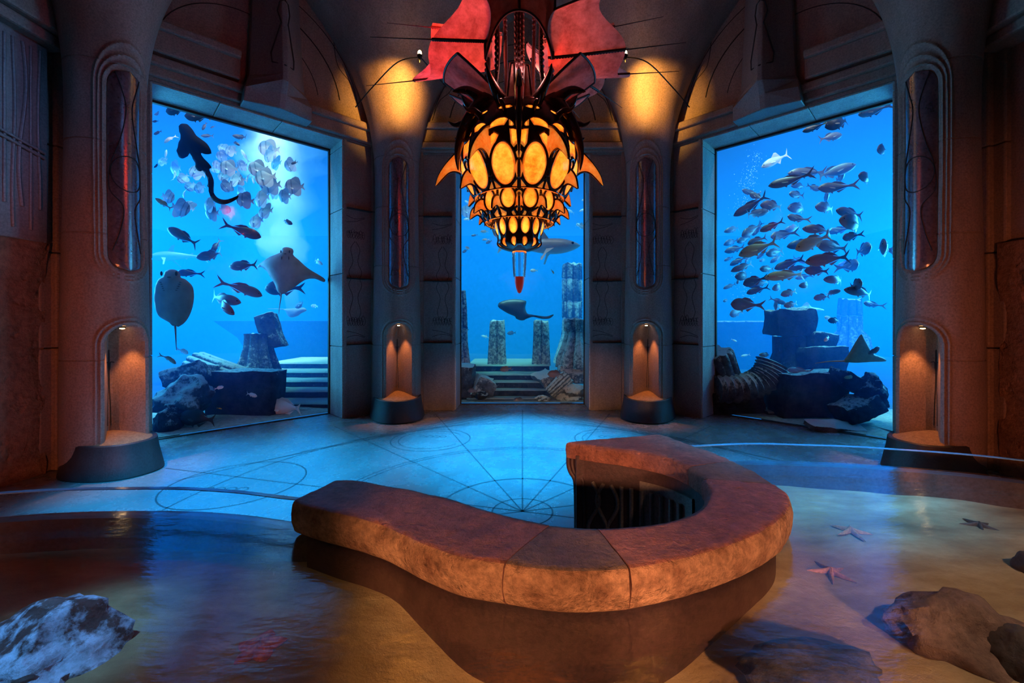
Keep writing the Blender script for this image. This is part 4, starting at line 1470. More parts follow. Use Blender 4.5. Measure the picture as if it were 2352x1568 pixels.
def block(name, x0, x1, y0, y1, Y, depth, seed, mat, rot=(0, 0, 0), rough=.05, cuts=9):
    """rough hewn block whose front face spans the given photograph pixels at depth Y"""
    a, c = px(x0, y1, Y), px(x1, y0, Y)
    size = Vector((c.x - a.x, depth, c.z - a.z))
    bm = bmesh.new()
    bmesh.ops.create_cube(bm, size=1)
    bmesh.ops.subdivide_edges(bm, edges=bm.edges, cuts=cuts, use_grid_fill=True)
    for v in bm.verts:
        p = v.co.copy()
        q = Vector((abs(p.x), abs(p.y), abs(p.z)))
        # soften the arrises
        k = sum(1 for e in q if e > .46)
        if k >= 2: p *= .965
        w = Vector((p.x * size.x, p.y * size.y, p.z * size.z))
        n = noise.noise_vector(w * 2.6 + Vector((seed * 5.3, 0, 0))) * rough + noise.noise_vector(w * 8 + Vector((seed * 2.3, 0, 0))) * rough * .4
        v.co = w + n
    me = bpy.data.meshes.new(name); bm.to_mesh(me); bm.free()
    me.materials.append(mat); me.shade_smooth(); me.set_sharp_from_angle(angle=R(40))
    o = bpy.data.objects.new(name, me); COL.objects.link(o)
    o.location = Vector(((a.x + c.x) / 2, Y + depth / 2, (a.z + c.z) / 2))
    o.rotation_euler = [R(q) for q in rot]
    return o

def fluted(name, base, h, prof, nf, depth, mat, seed=1, rot=(0, 0, 0), n=96, cap_rough=.05):
    b = MB(); P = []
    for (f, r) in prof:
        row = []
        for k in range(n):
            t = 2 * PI * k / n
            rr = r * (1 - depth * 1.25 * (1 - abs(math.sin(nf * t / 2)) ** .6))
            p = Vector((rr * math.cos(t), rr * math.sin(t), f * h))
            w = noise.noise(p * 5 + Vector((seed * 3, 0, 0)))
            p *= 1 + .05 * w
            if f > .97: p.z += cap_rough * noise.noise(Vector((p.x * 6, p.y * 6, seed)))
            row.append(p)
        P.append(row)
    b.grid(P, 0, close_v=True)
    b.add(P[-1], [tuple(range(n))]); b.add(P[0], [tuple(range(n))])
    o = b.build(name, [mat], smooth=40)
    o.location = base; o.rotation_euler = [R(q) for q in rot]
    return o

def steps(name, xa, xb, treads, mat, seed, back):
    """treads: (pixel y, z) of each front edge, nearest first; xa, xb photograph x of the two ends"""
    b = MB()
    ys = [FPX * (EYE - z) / (y - CY) for (y, z) in treads]
    for i, ((y, z), Y) in enumerate(zip(treads, ys)):
        Yb = back
        x0, x1 = (xa - CX) / FPX * Y, (xb - CX) / FPX * Y
        nx = 26
        P = []
        for k in range(nx + 1):
            x = x0 + (x1 - x0) * k / nx
            e = .03 * noise.noise(Vector((x * 3, i * 3.1, seed)))
            P.append([(x, Y + e + .02, 0.0), (x, Y + e, z - .06), (x, Y + e - .02, z - .03), (x, Y + e + .02, z + .2 * e), (x, Yb, z + .2 * e), (x, Yb, 0)])
        b.grid(P, 0, close_v=True)
        b.add(P[0], [(0, 1, 2, 3, 4, 5)]); b.add(P[-1], [(0, 1, 2, 3, 4, 5)])
    return b.build(name, [mat], smooth=30)

RU = 'ruin'
# --- seen through the batfish window
tag(steps('stone_steps', 612, 800, [(925, .14), (897, .30), (874, .45), (853, .60), (833, .75)], M_STEP, 1, 13.2), 'sunken stone steps climbing to the right behind the batfish window', 'steps')
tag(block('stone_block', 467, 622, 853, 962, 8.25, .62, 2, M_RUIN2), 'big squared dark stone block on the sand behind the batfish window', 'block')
o = fluted('broken_capital', px(592, 905, 9.5), 1.35, [(0, .54), (.25, .53), (.42, .46), (.60, .36), (.8, .29), (.97, .27), (1, .28)], 7, .28, M_RUIN, 3)
tag(o, 'flared broken column base with deep flutes behind the squared dark block', RU)
tag(block('broken_slab', 590, 632, 722, 800, 9.45, .32, 4, M_RUIN, (0, -14, 8), .07), 'upright broken shard of stone on top of the flared column base', RU)
o = fluted('column_drum', px(448, 838, 9.0), 1.25, [(0, .29), (.05, .31), (.5, .31), (.95, .31), (1, .29)], 12, .16, M_RUIN, 5, (0, 105, -14))
tag(o, 'fallen fluted column drum lying behind the squared dark block', RU)
tag(block('stone_slab', 362, 452, 850, 888, 7.9, .8, 6, M_RUIN, (-16, -18, 10), .07), 'tilted encrusted slab at the left edge of the batfish window', RU)
tag(rock('boulder', px(425, 915, 7.7), (.46, .42, .40), 21, [M_RUIN], .35, facets=6), 'encrusted boulder left of the squared dark block', 'rock')
tag(rock('boulder', px(385, 975, 7.25), (.24, .22, .34), 22, [M_RUIN2], .35, facets=6), 'dark boulder in the lower left corner of the batfish window', 'rock')
tag(rock('boulder', px(560, 967, 8.0), (.24, .14, .05), 23, [M_RUIN2], .35), 'low flat dark stone on the sand before the squared dark block', 'rock')
# far walls of the lagoon
b = MB()
A = [px(x, y, 16) for x, y in ((490, 737), (800, 737), (800, 860), (600, 860), (545, 775))]
b.add([(p.x, 16, p.z) for p in A] + [(p.x, 16.6, p.z) for p in A], [(0, 1, 2, 3, 4), (9, 8, 7, 6, 5)] + [(i, 5 + i, 5 + (i + 1) % 5, (i + 1) % 5) for i in range(5)])
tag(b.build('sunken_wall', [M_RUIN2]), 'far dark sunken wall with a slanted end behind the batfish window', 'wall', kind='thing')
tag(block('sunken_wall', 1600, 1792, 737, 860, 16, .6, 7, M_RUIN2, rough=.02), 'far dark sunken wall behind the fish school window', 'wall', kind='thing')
# --- seen through the middle window
tag(steps('stone_steps', 1072, 1262, [(914, .08), (894, .24), (876, .40), (859, .55), (838, .72)], M_STEP, 2, 13.0), 'broad sunken stone steps in the middle window', 'steps')
for x, s, lab in ((1142, 8, 'left'), (1243, 9, 'right')):
    o = fluted('twin_column_stump', px(x, 838, 11.5), 1.20, [(0, .30), (.3, .275), (.7, .25), (.95, .245), (1, .23)], 4, .34, M_PALE, s)
    tag(o, 'broken column stump on the %s of the pair at the top of the middle steps' % lab, RU, 'column stumps above the middle steps')
o = fluted('fluted_column', px(1314, 832, 13.2), 3.04, [(0, .62), (.12, .5), (.26, .36), (.3, .33), (.45, .325), (.46, .30), (.47, .33), (.62, .325), (.63, .30), (.64, .33), (.84, .325), (.85, .30), (.86, .33), (1, .32)], 8, .22, M_PALE, 10)
tag(o, 'tall pale fluted column at the right of the middle window', RU)
o = fluted('broken_capital', px(1332, 842, 10.7), 1.20, [(0, .62), (.2, .60), (.45, .48), (.62, .40), (.75, .36), (.76, .42), (.98, .42), (1, .38)], 9, .26, M_PALE, 11)
tag(o, 'flared fluted capital at the right edge of the middle window', RU)
o = fluted('fluted_column', px(1052, 842, 11.0), 1.95, [(0, .34), (.3, .26), (.5, .25), (.51, .22), (.52, .25), (.8, .24), (.81, .21), (.82, .24), (1, .2)], 8, .2, M_PALE, 12)
tag(o, 'broken fluted column at the left edge of the middle window', RU)
tag(block('stone_block', 1040, 1086, 840, 915, 9.9, .8, 13, M_RUIN), 'tall block at the left edge of the middle window below the broken column', 'block')
tag(block('stone_block', 1086, 1128, 868, 915, 9.9, .5, 14, M_PALE, (10, 24, 20), .08), 'tumbled block left of the middle steps', 'block')
tag(block('stone_block', 1232, 1272, 858, 892, 10.2, .5, 15, M_PALE, (12, -28, 15), .08), 'tumbled block on the right side of the middle steps', 'block')
tag(block('stone_block', 1288, 1362, 842, 880, 10.3, .5, 16, M_PALE, (0, 4, 0), .07), 'block carrying the flared capital in the middle window', 'block')
o = fluted('column_drum', px(1262, 905, 9.95), .62, [(0, .13), (.05, .16), (.9, .19), (1, .17)], 12, .16, M_PALE, 17, (0, 48, 10))
tag(o, 'small fluted drum lying among the rocks right of the middle steps', RU)
tag(rock('boulder', px(1322, 905, 10.0), (.42, .25, .24), 24, [M_PALE], .35, facets=7), 'encrusted boulder in the lower right corner of the middle window', 'rock')
tag(rock('boulder', px(1246, 915, 9.85), (.16, .12, .10), 25, [M_PALE], .35, facets=6), 'small encrusted boulder at the foot of the middle steps', 'rock')
tag(rock('boulder', px(1105, 908, 9.8), (.15, .10, .09), 26, [M_RUIN2], .35, facets=6), 'small dark stone left at the foot of the middle steps', 'rock')
# --- seen through the fish school window
tag(block('stone_block', 1788, 1880, 709, 772, 8.9, .6, 31, M_RUIN2, rough=.07), 'tall squared block on top of the dark pedestal behind the fish school window', 'block')
o = fluted('broken_capital', px(1815, 965, 9.3), 1.85, [(0, .62), (.3, .60), (.5, .55), (.62, .47), (.8, .36), (1, .36)], 7, .2, M_RUIN2, 32)
tag(o, 'dark flared pedestal in the centre of the fish school window', RU)
tag(block('stone_block', 1862, 1925, 764, 800, 8.9, .5, 33, M_RUIN2, (0, 5, 10), .06), 'dark ledge block right of the tall squared block', 'block')
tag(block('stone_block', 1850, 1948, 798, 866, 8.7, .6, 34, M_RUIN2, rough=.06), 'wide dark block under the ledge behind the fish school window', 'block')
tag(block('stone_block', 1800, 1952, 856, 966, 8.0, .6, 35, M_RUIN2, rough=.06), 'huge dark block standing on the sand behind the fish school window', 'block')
tag(steps('stone_steps', 1764, 1812, [(945, .1), (905, .38), (880, .6)], M_STEP, 3, 9.6), 'short dark steps between the arch and the huge dark block', 'steps')
b = MB(); P = []
path = smooth_path([px(x, y, Y) for x, y, Y in ((1640, 893, 8.55), (1690, 893, 8.5), (1738, 880, 8.5), (1764, 858, 8.5), (1772, 832, 8.6))], 10)
for i, p in enumerate(path):
    d = (path[min(i + 1, len(path) - 1)] - path[max(i - 1, 0)]).normalized()
    up = Vector((0, 1, 0)).cross(d) * -1
    up = up if up.length > 0 else Vector((0, 0, 1))
    row = []
    rib = 1 + .10 * math.cos(i * 2.1)
    for k in range(20):
        a = 2 * PI * k / 20
        row.append(p + (up.normalized() * math.cos(a) * .26 + Vector((0, 1, 0)) * math.sin(a) * .34) * rib)
    P.append(row)
b.grid(P, 0, close_v=True); b.add(P[0], [tuple(range(20))]); b.add(P[-1], [tuple(range(20))])
tag(b.build('broken_arch', [M_RUIN], smooth=40), 'curved ribbed fragment of an arch at the left of the fish school window', RU)
tag(block('stone_block', 1640, 1760, 903, 955, 8.45, .6, 36, M_RUIN2, rough=.06), 'dark base block under the ribbed arch fragment', 'block')
o = fluted('column_drum', px(1668, 880, 8.9), .72, [(0, .30), (.05, .33), (.9, .36), (1, .32)], 11, .18, M_RUIN, 37, (8, -24, 0))
tag(o, 'tilted fluted drum at the left edge of the fish school window', RU)
tag(block('stone_slab', 1940, 2040, 868, 905, 7.6, .5, 38, M_RUIN2, (6, 26, 0), .07), 'upper leaning slab in the rock pile right of the huge dark block', RU)
tag(block('stone_slab', 1950, 2040, 925, 965, 7.3, .5, 39, M_RUIN2, (0, -22, 0), .07), 'lower leaning slab in the rock pile right of the huge dark block', RU)
tag(rock('boulder', px(2005, 905, 7.6), (.30, .26, .38), 40, [M_RUIN2], .4, facets=7), 'jagged boulder at the right edge of the fish school window', 'rock')
tag(block('stone_slab', 1862, 1985, 962, 1000, 7.25, .10, 41, M_RUIN, (-72, 5, 0), .04), 'flat worn slab lying on the sand along the fish school window', RU)
o = fluted('fluted_column', px(1952, 815, 13.0), 1.72, [(0, .6), (.3, .5), (.45, .33), (.7, .33), (.71, .30), (.72, .33), (1, .3)], 8, .22, M_RUIN, 42)
tag(o, 'distant pale fluted column behind the fish school window', RU)

# ------------------------------------------------------------------ animals of the lagoon
def skin(name, back, belly, rough=.45, bars=False, spec=.5):
    m, t, b, out = nt(name)
    tc = t.nodes.new('ShaderNodeTexCoord'); sp = t.nodes.new('ShaderNodeSeparateXYZ')
    t.links.new(tc.outputs['Object'], sp.inputs[0])
    n = noise_node(t, 9, 5, .6)
    ad = t.nodes.new('ShaderNodeMath'); ad.operation = 'MULTIPLY_ADD'; ad.inputs[1].default_value = .10
    t.links.new(n.outputs['Fac'], ad.inputs[0]); t.links.new(sp.outputs['Z'], ad.inputs[2])
    mr = t.nodes.new('ShaderNodeMapRange'); mr.inputs[1].default_value = -.08; mr.inputs[2].default_value = .17
    t.links.new(ad.outputs[0], mr.inputs[0])
    r = ramp(t, mr.outputs[0], [(0, belly), (1, back)])
    if bars:
        x = ramp(t, sp.outputs['X'], [(0, (1, 1, 1)), (.1, (1, 1, 1)), (.14, (.35, .35, .35)), (.19, (1, 1, 1)), (.34, (1, 1, 1)), (.38, (.2, .2, .2)), (.43, (1, 1, 1))])
        mm = t.nodes.new('ShaderNodeMixRGB'); mm.blend_type = 'MULTIPLY'; mm.inputs[0].default_value = 1
        t.links.new(r.outputs['Color'], mm.inputs[1]); t.links.new(x.outputs['Color'], mm.inputs[2])
        r = mm
    t.links.new(r.outputs[0], b.inputs['Base Color'])
    b.inputs['Roughness'].default_value = rough; b.inputs['Specular IOR Level'].default_value = spec
    return m
M_EYE = plain('fish eye', (.01, .01, .01), .15)
TONE = {
    'grey': skin('slate grey fish skin', (.05, .055, .085), (.20, .20, .25)),
    'brown': skin('brown fish skin', (.09, .05, .05), (.20, .14, .13)),
    'olive': skin('olive tan fish skin', (.20, .15, .05), (.48, .38, .20)),
    'dark': skin('dark haze blue fish skin', (.02, .022, .04), (.07, .07, .10)),
    'black': skin('black fish skin', (.008, .008, .012), (.02, .02, .025)),
    'red': skin('dusky red fish skin', (.12, .035, .04), (.20, .08, .09)),
    'blue': skin('haze blue fish skin', (.06, .09, .14), (.16, .21, .28)),  # for the far fish, distance haze put into the skin colour
    'pale': skin('pale silver fish skin', (.42, .52, .50), (.90, .95, .88), .3),
    'bat': skin('silvery batfish skin', (.18, .27, .32), (.60, .68, .67), .35, bars=True),
    'yellow': skin('yellow fin', (.6, .42, .02), (.7, .5, .03)),
}
FINM = {k: None for k in TONE}

BODY = [(0, .04), (.03, .25), (.08, .48), (.16, .74), (.28, .95), (.40, 1.0), (.55, .90), (.70, .66), (.85, .36), (.95, .22), (1, .20)]
def fish_mesh(name, tone, H=.32, W=.13, tl=.20, spread=.26, belly=.5, fins='chub', bend=0.0, tailmat=None):
    b = MB()
    xt = .5 - (1 - tl)                     # x of the tail root
    P = []
    N = 22; Kc = 14
    def bx(x):                              # lateral bend of the tail half
        return bend * max(0, .25 - x) ** 2
    for i in range(N + 1):
        s = i / N
        f = max(.03, cinterp(s, BODY))
        x = .5 - s * (1 - tl)
        ht, hb = H * f * (1 - belly), H * f * belly
        w = W * .5 * max(.03, cinterp(s, [(0, .06), (.06, .5), (.2, .95), (.35, 1), (.6, .78), (.85, .28), (1, .10)]))
        drop = -.02 * (1 - s) ** 4
        row = []
        for k in range(Kc):
            a = 2 * PI * k / Kc
            c, q = math.cos(a), math.sin(a)
            z = (ht if q > 0 else hb) * q + drop
            row.append((x, w * c * (1 - .25 * abs(q)) + bx(x), z))
        P.append(row)
    b.grid(P, 0, close_v=True)
    b.add(P[0], [tuple(range(Kc))]); b.add(P[-1], [tuple(range(Kc))])
    def fin(poly, th=.006, mi=0, y=0.0, lean=0.0):
        """thin tapered plate in the x-z plane"""
        n = len(poly)
        cx = sum(p[0] for p in poly) / n; cz = sum(p[1] for p in poly) / n
        z0 = poly[0][1]
        vs = []
        for sgn in (-1, 1):
            for (x, z) in poly:
                vs.append((x, bx(x) + y + lean * abs(z - z0) + sgn * .0012, z))
            vs.append((cx, bx(cx) + y + lean * abs(cz - z0) + sgn * th, cz))
        fs = []
        for i in range(n):
            j = (i + 1) % n
            fs.append((i, j, n)); fs.append((n + 1 + j, n + 1 + i, 2 * n + 1))
            fs.append((i, n + 1 + i, n + 1 + j, j))
        b.add(vs, fs, mi)
    tm = 1 if tailmat else 0
    sp = spread
    if fins == 'shark':
        fin([(xt + .03, .015), (xt - .03, .03), (-.5, .20), (-.47, .09), (xt - .035, .0), (-.44, -.12), (xt - .01, -.025)], .006, tm)
        fin([(.13, H * .42), (.05, .20), (.00, .22), (.02, .10), (.00, H * .38)], .007)
        fin([(-.20, .025), (-.24, .06), (-.26, .06), (-.25, .02)], .004)
        fin([(-.12, -.03), (-.17, -.08), (-.19, -.03)], .004)
        for s in (-1, 1):
            fin([(.20, -.035), (.13, -.06), (.06, -.20), (.04, -.20), (.10, -.05)], .006, 0, s * W * .40, s * .9)
    else:
        fin([(xt + .02, H * .10), (xt - tl * .35, H * .16), (-.5, sp * .56), (-.5 + tl * .18, sp * .30), (-.5 + tl * .50, 0.0), (-.5 + tl * .18, -sp * .30), (-.5, -sp * .56), (xt - tl * .35, -H * .16), (xt + .02, -H * .10)], .006, tm)
        if fins == 'bat':
            fin([(.20, H * .40), (.08, H * .56), (-.10, H * .66), (-.24, H * .60), (-.30, H * .42), (xt + .03, H * .1), (.0, H * .2)], .010)
            fin([(.16, -H * .42), (.04, -H * .57), (-.12, -H * .65), (-.25, -H * .57), (-.30, -H * .40), (xt + .03, -H * .1), (.0, -H * .2)], .010)
            fin([(.26, -H * .36), (.22, -H * .56), (.18, -H * .58), (.20, -H * .38)], .005)
        elif fins == 'raised':
            fin([(.10, H * .45), (-.05, H * .9), (-.12, H * .85), (-.20, H * .2)], .006)
            fin([(-.02, -H * .4), (-.10, -H * .66), (-.20, -H * .16)], .006)
        else:
            fin([(.16, H * .40), (.02, H * .58), (-.12, H * .50), (xt + .05, H * .16), (-.05, H * .3)], .006)
            fin([(-.02, -H * .40), (-.08, -H * .56), (xt + .05, -H * .14)], .006)
            fin([(.14, -H * .42), (.07, -H * .62), (.05, -H * .42)], .005)
        for s in (-1, 1):
            fin([(.21, -H * .05), (.14, -H * .02), (.04, -H * .12), (.06, -H * .20), (.17, -H * .14)], .004, 0, s * W * .46, s * .5)
    ex = .5 - .085 * (1 - tl) / .8
    for s in (-1, 1):
        b.ball((ex, s * W * .285, H * .10 - .012), (.017, .012, .017), 8, 6, 2 if tailmat else 1)
    mats = [TONE[tone]] + ([TONE[tailmat]] if tailmat else []) + [M_EYE]
    return b.mesh(name, mats, smooth=50)

SPEC = {
    'chub': dict(H=.32, W=.15, spread=.34),
    'slim': dict(H=.26, W=.14, spread=.32),
    'deep': dict(H=.43, W=.16, spread=.34),
    'bat': dict(H=.80, W=.15, spread=.36, tl=.15, fins='bat'),
    'jack': dict(H=.27, W=.13, spread=.38, tl=.17, fins='raised'),
    'surgeon': dict(H=.44, W=.13, spread=.34, tl=.17, fins='chub'),
    'grouper': dict(H=.34, W=.20, spread=.20, tl=.16),
    'shark': dict(H=.19, W=.15, tl=.16, belly=.55, fins='shark'),
}
MESHES = {}
def fish_obj(kind, tone, bend=0.0, tail=None):
    key = (kind, tone, bend, tail)
    if key not in MESHES:
        MESHES[key] = fish_mesh('fish', tone, bend=bend, tailmat=tail, **SPEC[kind])
    return MESHES[key]

rf = random.Random(21)
def place_fish(name, h, t, kind, tone, off, yaw=None, tail=None, roll=0.0):
    """h, t: photograph pixels of snout and tail tip; off: metres behind the pane"""
    Y = max(glass_y(h[0]), glass_y(t[0])) + off
    A, B = px(h[0], h[1], Y), px(t[0], t[1], Y)
    yw = rf.uniform(-22, 22) if yaw is None else yaw
    d = A - B
    L = d.length / max(.18, math.cos(R(yw)))
    dirv = d.normalized()
    dirv = (dirv * math.cos(R(yw)) + Vector((0, -1, 0)) * math.sin(R(yw))).normalized()
    me = fish_obj(kind, tone, rf.choice([-.7, 0.0, .7]) if kind != 'bat' else 0.0, tail)
    o = bpy.data.objects.new(name, me); COL.objects.link(o)
    o.location = (A + B) / 2
    o.scale = (L, L, L)
    up = Vector((0, 0, 1))
    yv = up.cross(dirv).normalized(); zv = dirv.cross(yv)
    Rm = Matrix((dirv, yv, zv)).transposed()
    o.rotation_euler = (Rm @ Matrix.Rotation(R(roll), 3, 'X')).to_euler()
    return o

ORD = 'first second third fourth fifth sixth seventh eighth ninth tenth eleventh twelfth thirteenth fourteenth'.split()
def rows_of(items, per):
    """items: list of (y, x, payload); returns payload -> (row, index in row)"""
    s = sorted(items, key=lambda q: q[0])
    out = {}
    for r in range(0, len(s), per):
        row = sorted(s[r:r + per], key=lambda q: q[1])
        for i, q in enumerate(row): out[q[2]] = (r // per, i)
    return out, (len(s) + per - 1) // per

def crop(ox, oy, sc): return lambda x, y: (ox + x / sc, oy + y / sc)
cA, cB, cC, cD = crop(1655, 360, 7.84), crop(1840, 360, 7.84), crop(1655, 540, 7.84), crop(1840, 540, 7.84)
cE, cF, cG = crop(340, 210, 7.127), crop(540, 280, 7.127), crop(340, 400, 7.127)
z2, z3, z6c, z7c, z8c, c8 = crop(320, 180, 3.563), crop(320, 560, 3.267), crop(1000, 440, 2.905), crop(1620, 220, 3.409), crop(1620, 620, 3.409), crop(1040, 440, 8.71)

# ---- the big school in the right hand window: crop, head x y, tail x y, shape, tone, distance behind the pane
SCHOOL = [
 (cA,905,490,1545,390,'slim','brown',.35),(z7c,650,600,950,600,'slim','brown',1.0),(cA,1265,515,1600,512,'chub','dark',1.6),(cA,1185,680,1560,680,'chub','grey',1.0),
 (cA,370,600,660,700,'chub','grey',1.3),(cA,545,640,745,800,'deep','grey',1.0),(cA,735,850,1140,890,'deep','brown',.9),(cA,280,1030,770,770,'slim','brown',.7),
 (cA,880,960,345,1090,'slim','grey',.5),(cA,1160,930,1740,890,'chub','grey',1.1),(cA,1165,1075,1540,1150,'chub','brown',.8),(cA,740,1320,1080,1190,'chub','brown',.5),
 (cA,350,1430,770,1200,'chub','grey',1.2),(cA,50,1350,425,1240,'slim','blue',1.6),(cA,850,1450,1300,1370,'chub','grey',1.0),(cA,1140,1330,1530,1230,'chub','blue',1.8),
 (cC,470,160,850,30,'chub','brown',.8),(cA,600,1410,740,1200,'chub','blue',1.9),
 (cB,915,155,230,410,'slim','grey',.9),(cB,990,340,1410,410,'deep','brown',.6),(cB,310,550,890,560,'chub','brown',.7),(cB,330,600,110,500,'deep','grey',1.3),
 (cB,250,890,690,920,'deep','grey',.9),(cB,600,960,1140,1060,'chub','brown',.7),(cB,590,1150,1440,1230,'chub','grey',.25),(cB,75,1265,560,1340,'chub','brown',.6),
 (cB,480,1340,850,1310,'chub','blue',1.6),(cB,720,1470,1045,1400,'deep','brown',.7),(z7c,1315,440,1490,385,'deep','grey',.5),
 (cC,370,340,980,130,'chub','olive',.3),(z7c,698,1200,990,1085,'chub','olive',.3),(cC,1225,190,1720,110,'chub','dark',1.0),(cC,265,130,580,10,'chub','blue',1.3),
 (cC,80,290,430,210,'chub','blue',1.5),(cC,50,170,330,80,'chub','blue',2.0),(cC,765,350,1190,260,'chub','dark',1.2),(cC,200,640,620,490,'slim','grey',.7),
 (cC,1000,590,1420,450,'chub','dark',1.0),(cC,665,610,1010,600,'chub','dark',1.0),(cC,860,740,1490,690,'slim','olive',.3),(cC,1210,600,1570,590,'slim','dark',1.1),
 (cC,1340,770,1610,730,'chub','blue',1.9),(cC,395,880,770,770,'deep','dark',.6),(cC,210,750,690,710,'chub','dark',1.0),(cC,530,920,885,820,'chub','dark',1.4),
 (cC,40,960,290,870,'slim','blue',1.7),(cC,475,1040,815,940,'chub','dark',.9),(cC,890,970,1240,880,'chub','grey',1.1),(cC,1105,1070,1375,1000,'deep','grey',.8),
 (cC,1365,910,1760,880,'slim','dark',.8),(cC,1180,1240,890,1130,'slim','blue',1.2),(cC,1155,1270,1395,1220,'deep','grey',.8),(cC,165,1230,690,1270,'deep','brown',.4),
 (cC,135,1430,435,1360,'deep','blue',1.7),(cC,30,1190,190,1150,'chub','blue',1.9),(cC,420,500,560,340,'chub','blue',2.0),(cC,190,530,440,400,'chub','grey',1.5),
 (cC,60,460,230,390,'chub','blue',2.0),(cC,690,470,860,420,'chub','blue',2.4),(cC,910,490,1115,340,'chub','blue',1.9),(cC,1560,490,1290,400,'chub','blue',2.2),
 (z7c,850,1165,1140,1195,'chub','brown',.7),(cD,145,460,800,400,'chub','brown',.3),(cD,100,620,460,660,'deep','dark',.7),(cD,375,790,940,810,'slim','grey',.5),
 (cD,785,965,1430,1080,'slim','grey',.3),(cD,230,1130,510,1100,'deep','grey',.9),(cD,705,990,380,1080,'slim','brown',.7),(cD,1070,1210,1430,1280,'slim','blue',1.3),
 (cA,60,1560,330,1480,'chub','blue',1.9),(cC,660,420,800,300,'chub','blue',1.9),(z7c,1030,1330,1160,1290,'slim','blue',2.6),(cC,290,880,360,740,'chub','blue',1.6),
]
items = []
for i, e in enumerate(SCHOOL):
    h, t = e[0](e[1], e[2]), e[0](e[3], e[4])
    items.append(((h[1] + t[1]) / 2, (h[0] + t[0]) / 2, i))
rk, nr = rows_of(items, 6)
TW = {'grey': 'slate grey', 'brown': 'brown', 'olive': 'olive tan', 'dark': 'dark', 'blue': 'hazy blue'}
for i, e in enumerate(SCHOOL):
    h, t = e[0](e[1], e[2]), e[0](e[3], e[4])
    o = place_fish('schooling_fish', h, t, e[5], e[6], e[7])
    r, k = rk[i]
    tag(o, '%s fish, %s from left in the %s row of the big school' % (TW[e[6]], ORD[k], ORD[r]), 'fish', 'big school of fish in one window')

# fish of the same kind seen head on (yawed towards the glass)
for x, y, hh, off, yw, lab in ((1983, 573, 26, 1.2, 74, 'small grey fish seen head on near the right frame, upper of the two'), (1956, 610, 24, 1.6, 74, 'small grey fish seen head on near the right frame, lower of the two'),
                  (1966, 654, 24, .35, 72, 'grey fish seen head on crossing in front of a long silver fish'), (2024, 570, 34, .6, 60, 'grey fish half hidden by the right window frame'),
                  (1897, 453, 22, 1.5, 62, 'grey fish turning towards the glass above two brown fish'), (1929, 405, 26, 1.4, 66, 'grey fish rising behind the top brown fish of the school'),
                  (1779, 702, 20, 1.4, 70, 'small grey fish seen head on above the tall squared block')):
    L = hh / .40 * math.cos(R(yw))
    o = place_fish('schooling_fish', (x - L / 2, y - hh * .1), (x + L / 2, y + hh * .1), 'deep', 'grey', off, yaw=yw)
    tag(o, lab, 'fish', 'fish seen head on')

# ---- batfish in the left hand window
BATS = [
 (cF,420,450,700,430,1.4),(cF,440,570,690,500,1.2),(cF,560,660,790,685,1.8),(cF,800,740,1020,665,1.4),(cF,830,1070,1120,1045,.9),(cF,690,1190,935,1230,.9),
 (cF,262,800,510,740,1.0),(cF,340,950,660,870,.8),(cF,430,1060,725,1000,1.1),(cF,490,1160,760,1090,1.4),(cF,285,1255,605,1235,.7),(cF,35,1265,290,1290,.7),
 (cF,0,1150,200,1115,1.3),(cF,362,1465,640,1450,.8),(z2,893,1180,1022,1155,1.0),(cF,40,740,200,700,1.7),(cF,-10,975,150,925,1.1),
 (cE,1160,900,1310,950,1.9),(cE,1270,940,1450,1000,1.6),(cE,1130,1070,1310,1045,1.8),(cE,1080,1190,1230,1210,1.9),(cE,1200,1250,1450,1255,1.1),
 (cE,1150,1370,1370,1400,1.2),(cE,1290,1450,1560,1430,.9),(cE,690,1270,940,1370,1.3),(cE,330,1230,570,1270,1.9),(cE,510,1490,640,1350,1.5),
 (cG,650,270,745,130,1.6),(cG,750,260,935,190,1.5),(cG,1210,260,1375,130,1.0),(cG,445,410,212,335,1.0),(cG,690,600,370,510,.8),(cG,630,450,750,590,1.3),
 (cG,885,470,1145,510,.8),(cG,915,620,1185,640,.8),(cG,1335,560,1190,585,1.3),(cE,170,1110,320,1180,2.6),(cE,1430,1240,1600,1180,2.0),(cE,1040,1290,1180,1250,2.2),
]
items = []
for i, e in enumerate(BATS):
    h, t = e[0](e[1], e[2]), e[0](e[3], e[4])
    items.append(((h[1] + t[1]) / 2, (h[0] + t[0]) / 2, i))
rk, nr = rows_of(items, 6)
for i, e in enumerate(BATS):
    h, t = e[0](e[1], e[2]), e[0](e[3], e[4])
    # the outline given runs from snout to tail tip, batfish overlap strongly
    o = place_fish('batfish', h, t, 'bat', 'bat', e[5], yaw=rf.uniform(-35, 35), roll=rf.uniform(-18, 18))
    r, k = rk[i]
    tag(o, 'silvery batfish, %s from left in the %s row of the batfish school' % (ORD[k], ORD[r]), 'fish', 'school of batfish')
# batfish seen edge on
for i, (c, x0, y0, x1, y1) in enumerate(((cF, 100, 450, 190, 640), (cF, 200, 1000, 190, 800), (cE, 430, 1290, 470, 1480), (cE, 300, 950, 280, 1120), (cG, 560, 380, 610, 200), (cF, 300, 1010, 280, 880))):
    h, t = c(x0, y0), c(x1, y1)
    o = place_fish('batfish', h, t, 'slim', 'pale', 1.6)
    tag(o, 'thin pale batfish seen edge on, %s from left of the edge on batfish' % ORD[[3, 5, 1, 0, 2, 4][i]], 'fish', 'batfish seen edge on')

